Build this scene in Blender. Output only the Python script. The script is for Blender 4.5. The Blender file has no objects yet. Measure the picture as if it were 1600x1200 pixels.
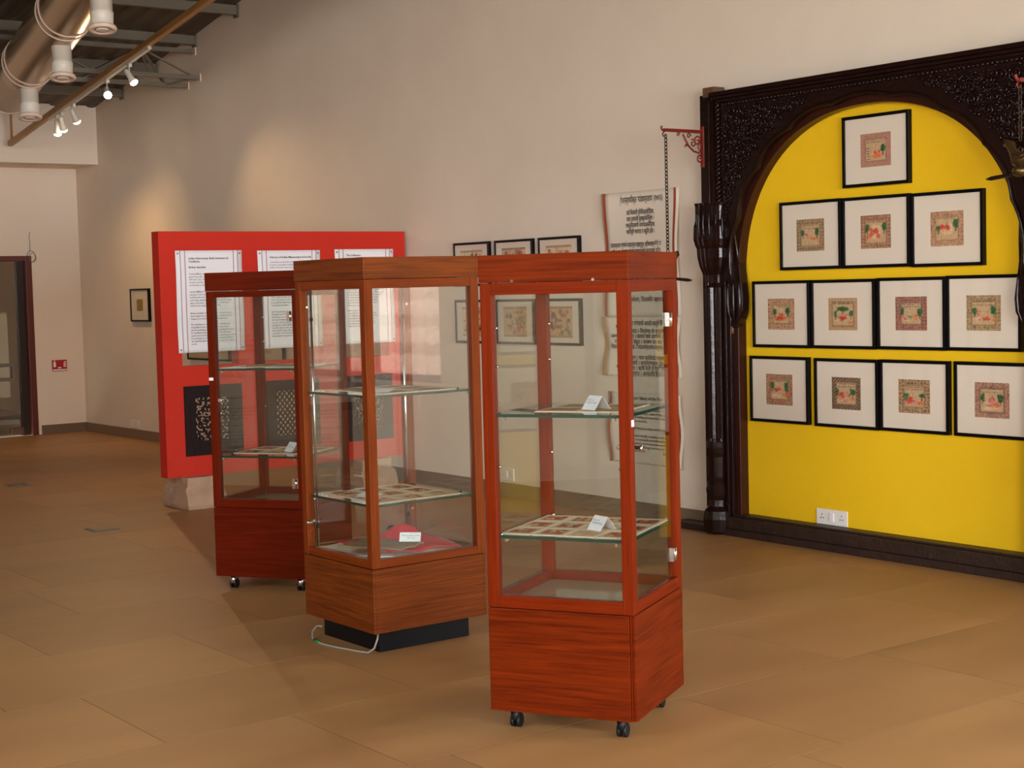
import bpy, bmesh, math, random
from mathutils import Vector, Matrix
import numpy as np
R = math.radians
PI = math.pi
rnd = random.Random(7)
sc = bpy.context.scene
COL = sc.collection

# ------------------------------------------------------------------ camera, world, light, exposure
F_, R_, U_ = Vector((-0.7998, 0.597, -0.0629)), Vector((0.5993, 0.8001, -0.0257)), Vector((-0.035, 0.0583, 0.9977))
cd = bpy.data.cameras.new('camera'); cam = bpy.data.objects.new('camera', cd); COL.objects.link(cam)
m = Matrix((R_, U_, -F_)).transposed().to_4x4(); m.translation = Vector((18.2538, -7.1224, 1.6317))
cam.matrix_world = m
cd.sensor_width = 36; cd.lens = 2421.4 * 36 / 1600; cd.clip_start = .05; cd.clip_end = 200
sc.camera = cam
sc.view_settings.view_transform = 'Standard'; sc.view_settings.look = 'None'
sc.view_settings.gamma = 1; sc.view_settings.use_curve_mapping = False
sc.view_settings.exposure = 0.0
sc.cycles.use_denoising = True
sc.cycles.max_bounces = 8; sc.cycles.transparent_max_bounces = 32; sc.cycles.diffuse_bounces = 4
sc.cycles.sample_clamp_indirect = 6

w = bpy.data.worlds.new('world'); sc.world = w; w.use_nodes = True
nt = w.node_tree; bg = nt.nodes['Background']
tcw = nt.nodes.new('ShaderNodeTexCoord'); sepw = nt.nodes.new('ShaderNodeSeparateXYZ'); crw = nt.nodes.new('ShaderNodeValToRGB')
nt.links.new(tcw.outputs['Generated'], sepw.inputs[0]); nt.links.new(sepw.outputs['Z'], crw.inputs[0]); nt.links.new(crw.outputs[0], bg.inputs[0])
crw.color_ramp.elements[0].position = 0.0; crw.color_ramp.elements[0].color = (.92, .96, 1.0, 1)
crw.color_ramp.elements[1].position = .6; crw.color_ramp.elements[1].color = (.76, .88, 1.0, 1)
bg.inputs[1].default_value = 27.0
SPOT_W = 95.0

def portal(loc, rot, sx, sy):
    l = bpy.data.lights.new('window_daylight', 'AREA'); l.shape = 'RECTANGLE'; l.size = sx; l.size_y = sy
    l.cycles.is_portal = True
    o = bpy.data.objects.new('window_daylight', l); o.location = loc; o.rotation_euler = rot; COL.objects.link(o)

# openings: (x0,x1,z0,z1)
WIN_BACK = [(17.0, 20.4, .85, 2.7)]
WIN_FRONT = [(12.5, 16.0, 3.4, 4.7), (18.6, 22.4, .9, 2.7)]  # high first opening: unseen window added to brighten the upper back wall
WIN_RIGHT = [(-9.8, -5.6, 0.3, 3.5), (-4.8, -0.8, .3, 3.5)]
for a, b, c, d in WIN_BACK: portal(((a+b)/2, .12, (c+d)/2), (R(-90), 0, 0), b-a, d-c)
for a, b, c, d in WIN_FRONT: portal(((a+b)/2, -11.12, (c+d)/2), (R(90), 0, 0), b-a, d-c)
for a, b, c, d in WIN_RIGHT: portal((24.12, (a+b)/2, (c+d)/2), (0, R(90), 0), d-c, b-a)

# ------------------------------------------------------------------ helpers
def lin(c):
    return tuple(((x/12.92) if x <= .04045 else ((x+.055)/1.055)**2.4) for x in c)
def rgb(r, g, b): return lin((r/255, g/255, b/255)) + (1,)

def tagp(o, label=None, cat=None, group=None, kind=None):
    if label: o['label'] = label
    if cat: o['category'] = cat
    if group: o['group'] = group
    if kind: o['kind'] = kind
    return o
def empty(name, loc=(0, 0, 0), rz=0, label=None, cat=None, group=None):
    o = bpy.data.objects.new(name, None); COL.objects.link(o); o.location = loc; o.rotation_euler = (0, 0, rz)
    o.empty_display_size = .1
    return tagp(o, label, cat, group)
def copy_tree(o, parent=None):
    c = o.copy(); COL.objects.link(c); c.parent = parent
    for ch in list(o.children): copy_tree(ch, c)
    return c

class MB:
    def __init__(s): s.v = []; s.f = []; s.mi = []; s.sm = []
    def add(s, vs, fs, mi=0, smooth=False):
        n = len(s.v); s.v += [tuple(v) for v in vs]
        for f in fs: s.f.append(tuple(i+n for i in f)); s.mi.append(mi); s.sm.append(smooth)
        return s
    def box(s, x0, x1, y0, y1, z0, z1, mi=0, mis=None):
        vs = [(x0,y0,z0),(x1,y0,z0),(x1,y1,z0),(x0,y1,z0),(x0,y0,z1),(x1,y0,z1),(x1,y1,z1),(x0,y1,z1)]
        fs = [(3,2,1,0),(4,5,6,7),(0,1,5,4),(1,2,6,5),(2,3,7,6),(3,0,4,7)]
        n = len(s.v); s.v += vs
        for k, f in enumerate(fs):
            s.f.append(tuple(i+n for i in f)); s.mi.append(mis[k] if mis else mi); s.sm.append(False)
        return s
    def obox(s, p, q, wd, ht, up=(0, 0, 1), mi=0):
        p = Vector(p); q = Vector(q); d = (q-p).normalized(); up = Vector(up)
        sd = d.cross(up)
        if sd.length < 1e-4: sd = d.cross(Vector((1, 0, 0)))
        sd.normalize(); u2 = sd.cross(d)
        vs = []
        for c in (p, q):
            for a, b in ((-1,-1),(1,-1),(1,1),(-1,1)): vs.append(c + sd*a*wd/2 + u2*b*ht/2)
        return s.add(vs, [(0,3,2,1)[::-1],(4,7,6,5)[::-1],(0,1,5,4)[::-1],(1,2,6,5)[::-1],(2,3,7,6)[::-1],(3,0,4,7)[::-1]][:], mi)
    def tube(s, pts, r, n=8, closed=False, mi=0, caps=True, smooth=True, flat=1.0):
        pts = [Vector(p) for p in pts]; N = len(pts)
        rs = r if isinstance(r, (list, tuple)) else [r]*N
        vs = []; prev = None
        for i, p in enumerate(pts):
            if closed: d = pts[(i+1) % N]-pts[i-1]
            else: d = pts[min(i+1, N-1)]-pts[max(i-1, 0)]
            d.normalize()
            if prev is None:
                a = d.orthogonal().normalized()
            else:
                a = prev - d*prev.dot(d)
                a = a.normalized() if a.length > 1e-6 else d.orthogonal().normalized()
            prev = a; b = d.cross(a)
            for k in range(n):
                t = 2*PI*k/n; vs.append(p + (a*math.cos(t) + b*math.sin(t)*flat)*rs[i])
        fs = []
        for i in range(N if closed else N-1):
            j = (i+1) % N
            for k in range(n): fs.append((i*n+k, i*n+(k+1) % n, j*n+(k+1) % n, j*n+k))
        s.add(vs, fs, mi, smooth)
        if caps and not closed:
            m0 = len(s.v)-len(vs)
            s.f.append(tuple(m0+k for k in reversed(range(n)))); s.mi.append(mi); s.sm.append(False)
            s.f.append(tuple(m0+(N-1)*n+k for k in range(n))); s.mi.append(mi); s.sm.append(False)
        return s
    def cyl(s, p, q, r, n=16, mi=0, r2=None): return s.tube([p, q], [r, r2 if r2 is not None else r], n, mi=mi)
    def lathe(s, prof, n=24, c=(0, 0), mi=0, flute=0, fd=0.0, smooth=True):
        vs = []
        for r, z in prof:
            for k in range(n):
                t = 2*PI*k/n; rr = r*(1 - (fd*(.5+.5*math.cos(flute*t)) if flute else 0))
                vs.append((c[0]+rr*math.cos(t), c[1]+rr*math.sin(t), z))
        fs = []
        for i in range(len(prof)-1):
            for k in range(n): fs.append((i*n+k, i*n+(k+1) % n, (i+1)*n+(k+1) % n, (i+1)*n+k))
        fs.append(tuple(reversed(range(n)))); fs.append(tuple((len(prof)-1)*n+k for k in range(n)))
        return s.add(vs, fs, mi, smooth)
    def prism(s, poly, a, b, axis='y', mi=0):
        n = len(poly)
        def P(u, v, t): return (u, t, v) if axis == 'y' else ((t, u, v) if axis == 'x' else (u, v, t))
        vs = [P(u, v, a) for u, v in poly] + [P(u, v, b) for u, v in poly]
        fs = [tuple(range(n)), tuple(reversed(range(n, 2*n)))] + [(i, n+i, n+(i+1) % n, (i+1) % n) for i in range(n)]
        return s.add(vs, fs, mi)
    def band(s, inner, outer, y0, y1, mi=0):
        """solid strip between two equally long polylines (x,z), from y0 (front) to y1 (back)"""
        n = len(inner); vs = []
        for y in (y0, y1):
            vs += [(x, y, z) for x, z in inner] + [(x, y, z) for x, z in outer]
        fs = []
        for i in range(n-1):
            fs += [(i, i+1, n+i+1, n+i), (2*n+i, 3*n+i, 3*n+i+1, 2*n+i+1), (i, 2*n+i, 2*n+i+1, i+1), (n+i, n+i+1, 3*n+i+1, 3*n+i)]
        fs += [(0, n, 3*n, 2*n), (n-1, 3*n-1, 4*n-1, 2*n-1)]
        return s.add(vs, fs, mi)
    def mesh(s, name, mats):
        me = bpy.data.meshes.new(name); me.from_pydata(s.v, [], s.f)
        for mt in (mats if isinstance(mats, (list, tuple)) else [mats]): me.materials.append(mt)
        me.polygons.foreach_set('material_index', s.mi); me.polygons.foreach_set('use_smooth', s.sm)
        me.update()
        bm = bmesh.new(); bm.from_mesh(me); bmesh.ops.recalc_face_normals(bm, faces=bm.faces); bm.to_mesh(me); bm.free()
        return me
    def build(s, name, mats, parent=None, bevel=0, loc=None, rot=None, label=None, kind=None):
        o = bpy.data.objects.new(name, s.mesh(name, mats)); COL.objects.link(o); o.parent = parent
        if loc: o.location = loc
        if rot: o.rotation_euler = rot
        if bevel:
            b = o.modifiers.new('bevel', 'BEVEL'); b.width = bevel; b.segments = 2; b.limit_method = 'ANGLE'; b.angle_limit = R(40)
        return tagp(o, label, kind=kind)

# ------------------------------------------------------------------ materials
def mat(name):
    mt = bpy.data.materials.new(name); mt.use_nodes = True
    return mt, mt.node_tree, mt.node_tree.nodes['Principled BSDF']
def plain(name, c, rough=.6, metal=0, noise=0.0, nscale=8, bump=0.0, bscale=60, spec=.5, emit=0):
    mt, t, b = mat(name)
    b.inputs['Base Color'].default_value = c; b.inputs['Roughness'].default_value = rough
    b.inputs['Metallic'].default_value = metal; b.inputs['Specular IOR Level'].default_value = spec
    if noise:
        tc = t.nodes.new('ShaderNodeTexCoord'); n = t.nodes.new('ShaderNodeTexNoise'); n.inputs['Scale'].default_value = nscale; n.inputs['Detail'].default_value = 5
        mx = t.nodes.new('ShaderNodeMix'); mx.data_type = 'RGBA'
        mx.inputs['A'].default_value = tuple(x*(1-noise) for x in c[:3])+(1,); mx.inputs['B'].default_value = tuple(min(1, x*(1+noise)) for x in c[:3])+(1,)
        t.links.new(tc.outputs['Object'], n.inputs['Vector']); t.links.new(n.outputs['Fac'], mx.inputs['Factor']); t.links.new(mx.outputs['Result'], b.inputs['Base Color'])
    if bump:
        tc = t.nodes.new('ShaderNodeTexCoord'); n = t.nodes.new('ShaderNodeTexNoise'); n.inputs['Scale'].default_value = bscale; n.inputs['Detail'].default_value = 4
        bp = t.nodes.new('ShaderNodeBump'); bp.inputs['Strength'].default_value = bump; bp.inputs['Distance'].default_value = .01
        t.links.new(tc.outputs['Object'], n.inputs['Vector']); t.links.new(n.outputs['Fac'], bp.inputs['Height']); t.links.new(bp.outputs[0], b.inputs['Normal'])
    if emit:
        b.inputs['Emission Color'].default_value = c; b.inputs['Emission Strength'].default_value = emit
    return mt
def wood(name, c1, c2, grain='h', rough=.42, worn=None):
    mt, t, b = mat(name)
    tc = t.nodes.new('ShaderNodeTexCoord'); mp = t.nodes.new('ShaderNodeMapping')
    mp.inputs['Scale'].default_value = (1.3, 1.3, 34) if grain == 'h' else (34, 34, 1.3)
    n = t.nodes.new('ShaderNodeTexNoise'); n.inputs['Scale'].default_value = 2.2; n.inputs['Detail'].default_value = 7; n.inputs['Distortion'].default_value = .35; n.inputs['Roughness'].default_value = .62
    cr = t.nodes.new('ShaderNodeValToRGB'); cr.color_ramp.elements[0].position = .34; cr.color_ramp.elements[0].color = c1
    cr.color_ramp.elements[1].position = .68; cr.color_ramp.elements[1].color = c2
    t.links.new(tc.outputs['Object'], mp.inputs[0]); t.links.new(mp.outputs[0], n.inputs['Vector']); t.links.new(n.outputs['Fac'], cr.inputs[0])
    n2 = t.nodes.new('ShaderNodeTexNoise'); n2.inputs['Scale'].default_value = 2.5; n2.inputs['Detail'].default_value = 3
    mx = t.nodes.new('ShaderNodeMix'); mx.data_type = 'RGBA'; mx.blend_type = 'MULTIPLY'; mx.inputs['Factor'].default_value = .35
    t.links.new(tc.outputs['Object'], n2.inputs['Vector']); t.links.new(cr.outputs[0], mx.inputs['A']); t.links.new(n2.outputs['Color'], mx.inputs['B'])
    hs = t.nodes.new('ShaderNodeMix'); hs.data_type = 'RGBA'; hs.inputs['Factor'].default_value = 0
    t.links.new(cr.outputs[0], b.inputs['Base Color']); b.inputs['Specular IOR Level'].default_value = .34 if name.startswith('golden') else .14; b.inputs['Specular Tint'].default_value = (1, .62, .35, 1)
    rr = t.nodes.new('ShaderNodeMapRange'); rr.inputs['To Min'].default_value = rough-.06; rr.inputs['To Max'].default_value = rough+.1
    t.links.new(n2.outputs['Fac'], rr.inputs[0]); t.links.new(rr.outputs[0], b.inputs['Roughness'])
    bp = t.nodes.new('ShaderNodeBump'); bp.inputs['Strength'].default_value = .12; bp.inputs['Distance'].default_value = .002
    t.links.new(n.outputs['Fac'], bp.inputs['Height']); t.links.new(bp.outputs[0], b.inputs['Normal'])
    return mt
def thin_glass(name, tint, f0=.045, rough=0.0):
    mt = bpy.data.materials.new(name); mt.use_nodes = True; t = mt.node_tree
    for n in list(t.nodes):
        if n.type != 'OUTPUT_MATERIAL': t.nodes.remove(n)
    out = t.nodes['Material Output']
    tr = t.nodes.new('ShaderNodeBsdfTransparent'); tr.inputs[0].default_value = tint
    gl = t.nodes.new('ShaderNodeBsdfGlossy'); gl.inputs['Color'].default_value = (1, 1, 1, 1); gl.inputs['Roughness'].default_value = rough
    g = t.nodes.new('ShaderNodeNewGeometry'); dp = t.nodes.new('ShaderNodeVectorMath'); dp.operation = 'DOT_PRODUCT'
    t.links.new(g.outputs['True Normal'], dp.inputs[0]); t.links.new(g.outputs['Incoming'], dp.inputs[1])
    def M(op, a, b=None):
        n = t.nodes.new('ShaderNodeMath'); n.operation = op
        for i, x in enumerate((a, b)):
            if x is None: continue
            if isinstance(x, (int, float)): n.inputs[i].default_value = x
            else: t.links.new(x, n.inputs[i])
        return n.outputs[0]
    f = M('ADD', M('MULTIPLY', M('POWER', M('SUBTRACT', 1.0, M('ABSOLUTE', dp.outputs['Value'])), 5.0), 1-f0), f0)
    mx = t.nodes.new('ShaderNodeMixShader')
    t.links.new(f, mx.inputs[0]); t.links.new(tr.outputs[0], mx.inputs[1]); t.links.new(gl.outputs[0], mx.inputs[2]); t.links.new(mx.outputs[0], out.inputs[0])
    return mt
def vcol(name, rough=.7):
    mt, t, b = mat(name); a = t.nodes.new('ShaderNodeAttribute'); a.attribute_name = 'Col'
    t.links.new(a.outputs['Color'], b.inputs['Base Color']); b.inputs['Roughness'].default_value = rough; b.inputs['Specular IOR Level'].default_value = .2
    return mt

def plaster(name, c, c2, bump=.25):
    mt, t, b = mat(name); b.inputs['Roughness'].default_value = .75; b.inputs['Specular IOR Level'].default_value = .25
    tc = t.nodes.new('ShaderNodeTexCoord')
    n = t.nodes.new('ShaderNodeTexNoise'); n.inputs['Scale'].default_value = .9; n.inputs['Detail'].default_value = 6; n.inputs['Roughness'].default_value = .6
    cr = t.nodes.new('ShaderNodeValToRGB'); cr.color_ramp.elements[0].position = .3; cr.color_ramp.elements[0].color = c; cr.color_ramp.elements[1].position = .7; cr.color_ramp.elements[1].color = c2
    t.links.new(tc.outputs['Object'], n.inputs['Vector']); t.links.new(n.outputs['Fac'], cr.inputs[0]); t.links.new(cr.outputs[0], b.inputs['Base Color'])
    n2 = t.nodes.new('ShaderNodeTexNoise'); n2.inputs['Scale'].default_value = 5; n2.inputs['Detail'].default_value = 9; n2.inputs['Roughness'].default_value = .7
    bp = t.nodes.new('ShaderNodeBump'); bp.inputs['Strength'].default_value = bump; bp.inputs['Distance'].default_value = .02
    t.links.new(tc.outputs['Object'], n2.inputs['Vector']); t.links.new(n2.outputs['Fac'], bp.inputs['Height']); t.links.new(bp.outputs[0], b.inputs['Normal'])
    return mt
def stone_floor():
    mt, t, b = mat('floor_tile'); tc = t.nodes.new('ShaderNodeTexCoord'); oi = t.nodes.new('ShaderNodeObjectInfo')
    g = t.nodes.new('ShaderNodeNewGeometry')
    add = t.nodes.new('ShaderNodeVectorMath'); add.operation = 'ADD'
    t.links.new(g.outputs['Position'], add.inputs[0]); 
    mu = t.nodes.new('ShaderNodeMath'); mu.operation = 'MULTIPLY'; mu.inputs[1].default_value = 37; t.links.new(oi.outputs['Random'], mu.inputs[0]); t.links.new(mu.outputs[0], add.inputs[1])
    mp = t.nodes.new('ShaderNodeMapping'); mp.inputs['Scale'].default_value = (2.6, .8, 1); t.links.new(add.outputs[0], mp.inputs[0])
    n = t.nodes.new('ShaderNodeTexNoise'); n.inputs['Scale'].default_value = 1.2; n.inputs['Detail'].default_value = 6; t.links.new(mp.outputs[0], n.inputs['Vector'])
    cr = t.nodes.new('ShaderNodeValToRGB'); cr.color_ramp.elements[0].position = .25; cr.color_ramp.elements[0].color = rgb(160, 114, 66)
    cr.color_ramp.elements[1].position = .75; cr.color_ramp.elements[1].color = rgb(182, 134, 82)
    t.links.new(n.outputs['Fac'], cr.inputs[0])
    hsv = t.nodes.new('ShaderNodeHueSaturation'); vr = t.nodes.new('ShaderNodeMapRange'); vr.inputs['To Min'].default_value = .93; vr.inputs['To Max'].default_value = 1.05
    t.links.new(oi.outputs['Random'], vr.inputs[0]); t.links.new(vr.outputs[0], hsv.inputs['Value']); t.links.new(cr.outputs[0], hsv.inputs['Color']); t.links.new(hsv.outputs[0], b.inputs['Base Color'])
    r2 = t.nodes.new('ShaderNodeMapRange'); r2.inputs['To Min'].default_value = .42; r2.inputs['To Max'].default_value = .6; t.links.new(n.outputs['Fac'], r2.inputs[0]); t.links.new(r2.outputs[0], b.inputs['Roughness'])
    n3 = t.nodes.new('ShaderNodeTexNoise'); n3.inputs['Scale'].default_value = 3; n3.inputs['Detail'].default_value = 5; t.links.new(add.outputs[0], n3.inputs['Vector'])
    bp = t.nodes.new('ShaderNodeBump'); bp.inputs['Strength'].default_value = .15; bp.inputs['Distance'].default_value = .01; t.links.new(n3.outputs['Fac'], bp.inputs['Height']); t.links.new(bp.outputs[0], b.inputs['Normal'])
    b.inputs['Specular IOR Level'].default_value = .35
    return mt

M = dict(
    wall=plaster('wall_paint', rgb(222, 203, 180), rgb(229, 211, 190)),
    wall2=plaster('wall_paint_far', rgb(226, 206, 184), rgb(232, 213, 192), .1),
    yellow=plaster('yellow_paint', rgb(232, 182, 14), rgb(238, 190, 22), .2),
    red=plaster('red_paint', rgb(190, 40, 23), rgb(196, 45, 27), .1),
    tile=stone_floor(), grout=plain('grout', rgb(82, 60, 40), .95, spec=.1),
    skirt=plain('skirting_stone', rgb(128, 104, 80), .45, noise=.12, nscale=4),
    skirt_b=plain('skirting_stone_far', rgb(110, 86, 64), .45, noise=.12, nscale=4),
    dark=plain('ebonised_wood', rgb(30, 13, 9), .2, noise=.5, nscale=9, bump=.15, bscale=30, spec=.3),
    darkred=plain('dark_red_wood', rgb(50, 20, 11), .3, noise=.35, nscale=7, bump=.15, bscale=30, spec=.3),
    sill=plain('worn_dark_sill', rgb(44, 25, 17), .5, noise=.6, nscale=14, bump=.6, bscale=40),
    rawwood=plain('raw_wood', rgb(96, 62, 40), .6, noise=.2),
    black=plain('black_frame', rgb(8, 6, 7), .3, spec=.2), blackp=plain('black_plinth', rgb(10, 11, 14), .4, noise=.2, spec=.2),
    mat=plain('white_mount', rgb(228, 212, 190), .8), paper=plain('white_paper', rgb(232, 226, 226), .75),
    paper2=plain('cream_paper', rgb(224, 207, 184), .75), card=plain('white_card', rgb(236, 234, 236), .7),
    ink=plain('black_ink', rgb(38, 34, 34), .7), ink2=plain('grey_ink', rgb(96, 92, 96), .7),
    stripe=plain('purple_stripe', rgb(168, 130, 140), .7), stripe2=plain('rust_stripe', rgb(156, 66, 30), .7), stripe3=plain('tan_stripe', rgb(176, 128, 72), .7),
    chrome=plain('chrome', (.8, .8, .8, 1), .15, 1), steel=plain('galvanised_steel', rgb(120, 112, 100), .45, .5, noise=.1),
    truss=plain('grey_painted_steel', rgb(110, 100, 84), .55), pipe=plain('brown_painted_pipe', rgb(168, 122, 66), .45),
    duct=plain('duct_metal', rgb(168, 138, 104), .27, .75, noise=.08, nscale=3), white=plain('white_enamel', rgb(222, 212, 196), .35),
    whiteflange=plain('pale_flange', rgb(226, 200, 180), .4),
    redpipe=plain('red_pipe', rgb(150, 16, 16), .35), roofsheet=plain('roof_sheet', rgb(84, 70, 54), .6, noise=.25, nscale=2),
    stone=plain('pink_sandstone', rgb(176, 140, 112), .8, noise=.2, nscale=9, bump=.9, bscale=16),
    door=plain('red_brown_door_frame', rgb(92, 36, 22), .4, noise=.15), brass=plain('aged_brass', rgb(92, 70, 40), .35, .8, noise=.3, nscale=25),
    iron=plain('rust_red_iron', rgb(110, 30, 18), .4), chain=plain('dark_chain', rgb(58, 46, 34), .45, .6),
    plate=plain('switch_plate', rgb(232, 222, 212), .4), sign=plain('red_sign', rgb(176, 22, 26), .4), rubber=plain('black_rubber', rgb(13, 13, 15), .5, spec=.3),
    redcloth=plain('red_cloth', rgb(214, 18, 34), .8, noise=.1, bump=.3, bscale=60), lining=plain('cream_lining', rgb(222, 212, 190), .85), brocade=plain('olive_brown_brocade', rgb(142, 116, 82), .85, noise=.25, nscale=60),
    edge=plain('green_glass_edge', rgb(16, 54, 44), .15, spec=.3), glass=thin_glass('clear_glass', (.955, .975, .955, 1)), shelfglass=thin_glass('shelf_glass', (.90, .95, .92, 1), .05),
    picglass=thin_glass('picture_glass', (.99, .99, .99, 1), .02), smoke=thin_glass('door_glass', (.55, .5, .45, 1), .06),
    bulb=plain('lamp_face', (1, .85, .6, 1), .5, emit=28), wire=plain('grey_wire', rgb(120, 110, 96), .6), whitewire=plain('white_cable', rgb(150, 142, 126), .5), green=plain('green_tape', rgb(20, 110, 50), .5),
    print=vcol('printed_paper'), rooftile=plain('clay_roof_tile', rgb(150, 112, 88), .8, noise=.2, nscale=5),
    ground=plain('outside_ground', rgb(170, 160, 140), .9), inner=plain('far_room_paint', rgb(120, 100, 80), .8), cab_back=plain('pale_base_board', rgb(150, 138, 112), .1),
    beige=plain('beige_backing', rgb(206, 178, 132), .8),
)
def cabinet_woods(k):
    A = {1: ((76, 18, 2), (112, 35, 5)), 2: ((80, 30, 5), (120, 55, 14)), 3: ((74, 13, 2), (98, 24, 5))}[k]
    B = {1: ((92, 22, 2), (112, 32, 5)), 2: ((98, 34, 4), (122, 50, 8)), 3: ((80, 16, 2), (98, 23, 4))}[k]
    nm = {1: 'orange_teak', 2: 'golden_teak', 3: 'mahogany'}[k]
    return wood(nm+'_panel', rgb(*A[0]), rgb(*A[1])), wood(nm+'_post', rgb(*B[0]), rgb(*B[1]), 'v'), wood(nm+'_rail', rgb(*B[0]), rgb(*B[1]), 'h')

# ------------------------------------------------------------------ room shell
def roof_z(x): return 3.745 + .166*x if x < 13 else 3.745+.166*13 - .166*(x-13)
def wall_boxes(mb, u0, u1, z0, z1f, openings, put):
    """tiles a wall strip between u0,u1 leaving openings out; put(u0,u1,z0,z1)"""
    cuts = sorted({u0, u1, *[o[0] for o in openings], *[o[1] for o in openings]})
    for a, b in zip(cuts, cuts[1:]):
        mid = (a+b)/2; ops = sorted([(o[2], o[3]) for o in openings if o[0] <= mid <= o[1]])
        z = z0
        for p, q in ops:
            if p > z: put(a, b, z, p)
            z = q
        put(a, b, z, None)
def long_wall(name, y0, y1, openings, m):
    mb = MB()
    cuts = [0.0, 13.0, 24.0]
    def put(a, b, z0, z1):
        segs = [(a, b)]
        if a < 13 < b: segs = [(a, 13.0), (13.0, b)]
        for p, q in segs:
            if z1 is not None: mb.box(p, q, y0, y1, z0, z1)
            else:
                vs = [(p,y0,z0),(q,y0,z0),(q,y1,z0),(p,y1,z0),(p,y0,roof_z(p)+.05),(q,y0,roof_z(q)+.05),(q,y1,roof_z(q)+.05),(p,y1,roof_z(p)+.05)]
                mb.add(vs, [(3,2,1,0),(4,5,6,7),(0,1,5,4),(1,2,6,5),(2,3,7,6),(3,0,4,7)])
    wall_boxes(mb, 0, 24, 0, None, openings, put)
    return mb.build(name, m, kind='structure')
long_wall('wall_back', 0, .2, WIN_BACK, M['wall'])
long_wall('wall_front', -11.2, -11, WIN_FRONT, M['wall'])
mb = MB()
def putl(a, b, z0, z1): mb.box(-.2, 0, a, b, z0, z1 if z1 is not None else 3.95)
wall_boxes(mb, -11.2, .2, 0, None, [(-2.4, -.615, 0, 2.14)], putl)
mb.build('wall_left', M['wall2'], kind='structure')
MB().box(0.0, .7, -11, 0, 3.18, 3.862).build('wall_left_upper', M['wall2'], kind='structure')
mb = MB()
def putr(a, b, z0, z1): mb.box(24, 24.2, a, b, z0, z1 if z1 is not None else 4.0)
wall_boxes(mb, -11.2, .2, 0, None, [(a, b, c, d) for a, b, c, d in WIN_RIGHT], putr)
mb.build('wall_right', M['wall'], kind='structure')
# roof: corrugated sheets, profile across y
def roof_part(x0, x1, name):
    ys = np.arange(-11.4, .36, .0275); vs = []; xs = np.arange(x0, x1+.01, 1.9) if x1-x0 > 2 else [x0, x1]
    xs = list(xs); xs = xs if abs(xs[-1]-x1) < .2 else xs+[x1]
    fs = []
    for k in range(len(xs)-1):
        a, b = xs[k]-.06, xs[k+1]; base = len(vs)
        for j, y in enumerate(ys):
            wz = .022*max(-.75, min(.75, math.sin(2*PI*y/.22)*1.3))
            vs += [(a, y, roof_z(a)+wz - .012), (b, y, roof_z(b)+wz)]
        for j in range(len(ys)-1): fs.append((base+2*j, base+2*j+1, base+2*j+3, base+2*j+2))
    mbb = MB().add(vs, fs)
    o = mbb.build(name, M['roofsheet'], kind='structure')
    so = o.modifiers.new('thick', 'SOLIDIFY'); so.thickness = .004; so.offset = 1
    return o
roof_part(-.3, 13, 'ceiling'); roof_part(13, 24.3, 'ceiling_right')
# floor: stone slabs laid in staggered courses on a dark bed
fl = MB().box(0, 24, -11, 0, -.12, -.0005).build('floor', M['grout'], kind='structure')
X0 = 11.373; PW = .8165; PD = 1.105
offs = {0: -4.03, 1: -3.725, 2: -3.2, -1: -3.55}
meshes = {}
col = -14
while X0 + col*PW < 24:
    a = max(0, X0 + col*PW); b = min(24, X0 + (col+1)*PW); col += 1
    if b - a < .05: continue
    off = offs.get(col-1, -4.03 + rnd.random()*PD)
    k = math.floor((-11-off)/PD)
    while off + k*PD < 0:
        c = max(-11, off+k*PD); d = min(0, off+(k+1)*PD); k += 1
        if d - c < .03: continue
        key = (round(b-a, 3), round(d-c, 3))
        if key not in meshes:
            hx, hy, g = (b-a)/2, (d-c)/2, .0015
            t = MB(); vs = []
            for z, e in ((-.03, 0), (-.0004, 0), (0, .0003)):
                vs += [(sx*(hx-g-e), sy*(hy-g-e), z) for sx, sy in ((-1,-1),(1,-1),(1,1),(-1,1))]
            fs = [(8,9,10,11)] + [(4*i+j, 4*i+(j+1) % 4, 4*i+4+(j+1) % 4, 4*i+4+j) for i in (0, 1) for j in range(4)]
            t.add(vs, fs); meshes[key] = t.mesh('tile', M['tile'])
        o = bpy.data.objects.new('tile', meshes[key]); COL.objects.link(o); o.parent = fl; o.location = ((a+b)/2, (c+d)/2, rnd.uniform(-.0001, 0))
# baseboards
b = MB()
b.box(.012, 10.93, -.014, 0, 0, .11); b.build('baseboard_back', M['skirt'], bevel=.002, kind='structure')
MB().box(13.7, 24, -.014, 0, 0, .11).build('baseboard_back_right', M['skirt'], bevel=.002, kind='structure')
MB().box(0, .014, -.56, 0, 0, .11).build('baseboard_left', M['skirt_b'], bevel=.002, kind='structure')
MB().box(0, .014, -11, -2.5, 0, .11).build('baseboard_left_far', M['skirt_b'], bevel=.002, kind='structure')

# windows (frames with panes)
def window(n, u0, u1, z0, z1, axis, c, mull):
    e = empty('window_%d' % n, (0, 0, 0)); e['kind'] = 'structure'
    f = MB(); t = .06; d = .05
    def bx(mb_, a, b_, p, q, dd=d):
        if axis == 'y': mb_.box(a, b_, c-dd/2, c+dd/2, p, q)
        else: mb_.box(c-dd/2, c+dd/2, a, b_, p, q)
    bx(f, u0, u1, z0, z0+t); bx(f, u0, u1, z1-t, z1); bx(f, u0, u0+t, z0+t, z1-t); bx(f, u1-t, u1, z0+t, z1-t)
    for i in range(1, mull):
        u = u0 + (u1-u0)*i/mull; bx(f, u-.025, u+.025, z0+t, z1-t)
    f.build('window_frame', M['door'], e)
    for i in range(mull):
        p = MB(); bx(p, u0+(u1-u0)*i/mull+.03, u0+(u1-u0)*(i+1)/mull-.03, z0+t, z1-t, .005); p.build('pane', M['picglass'], e)
n = 1
for a, b_, c, d in WIN_BACK: window(n, a, b_, c, d, 'y', .1, 3); n += 1
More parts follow.
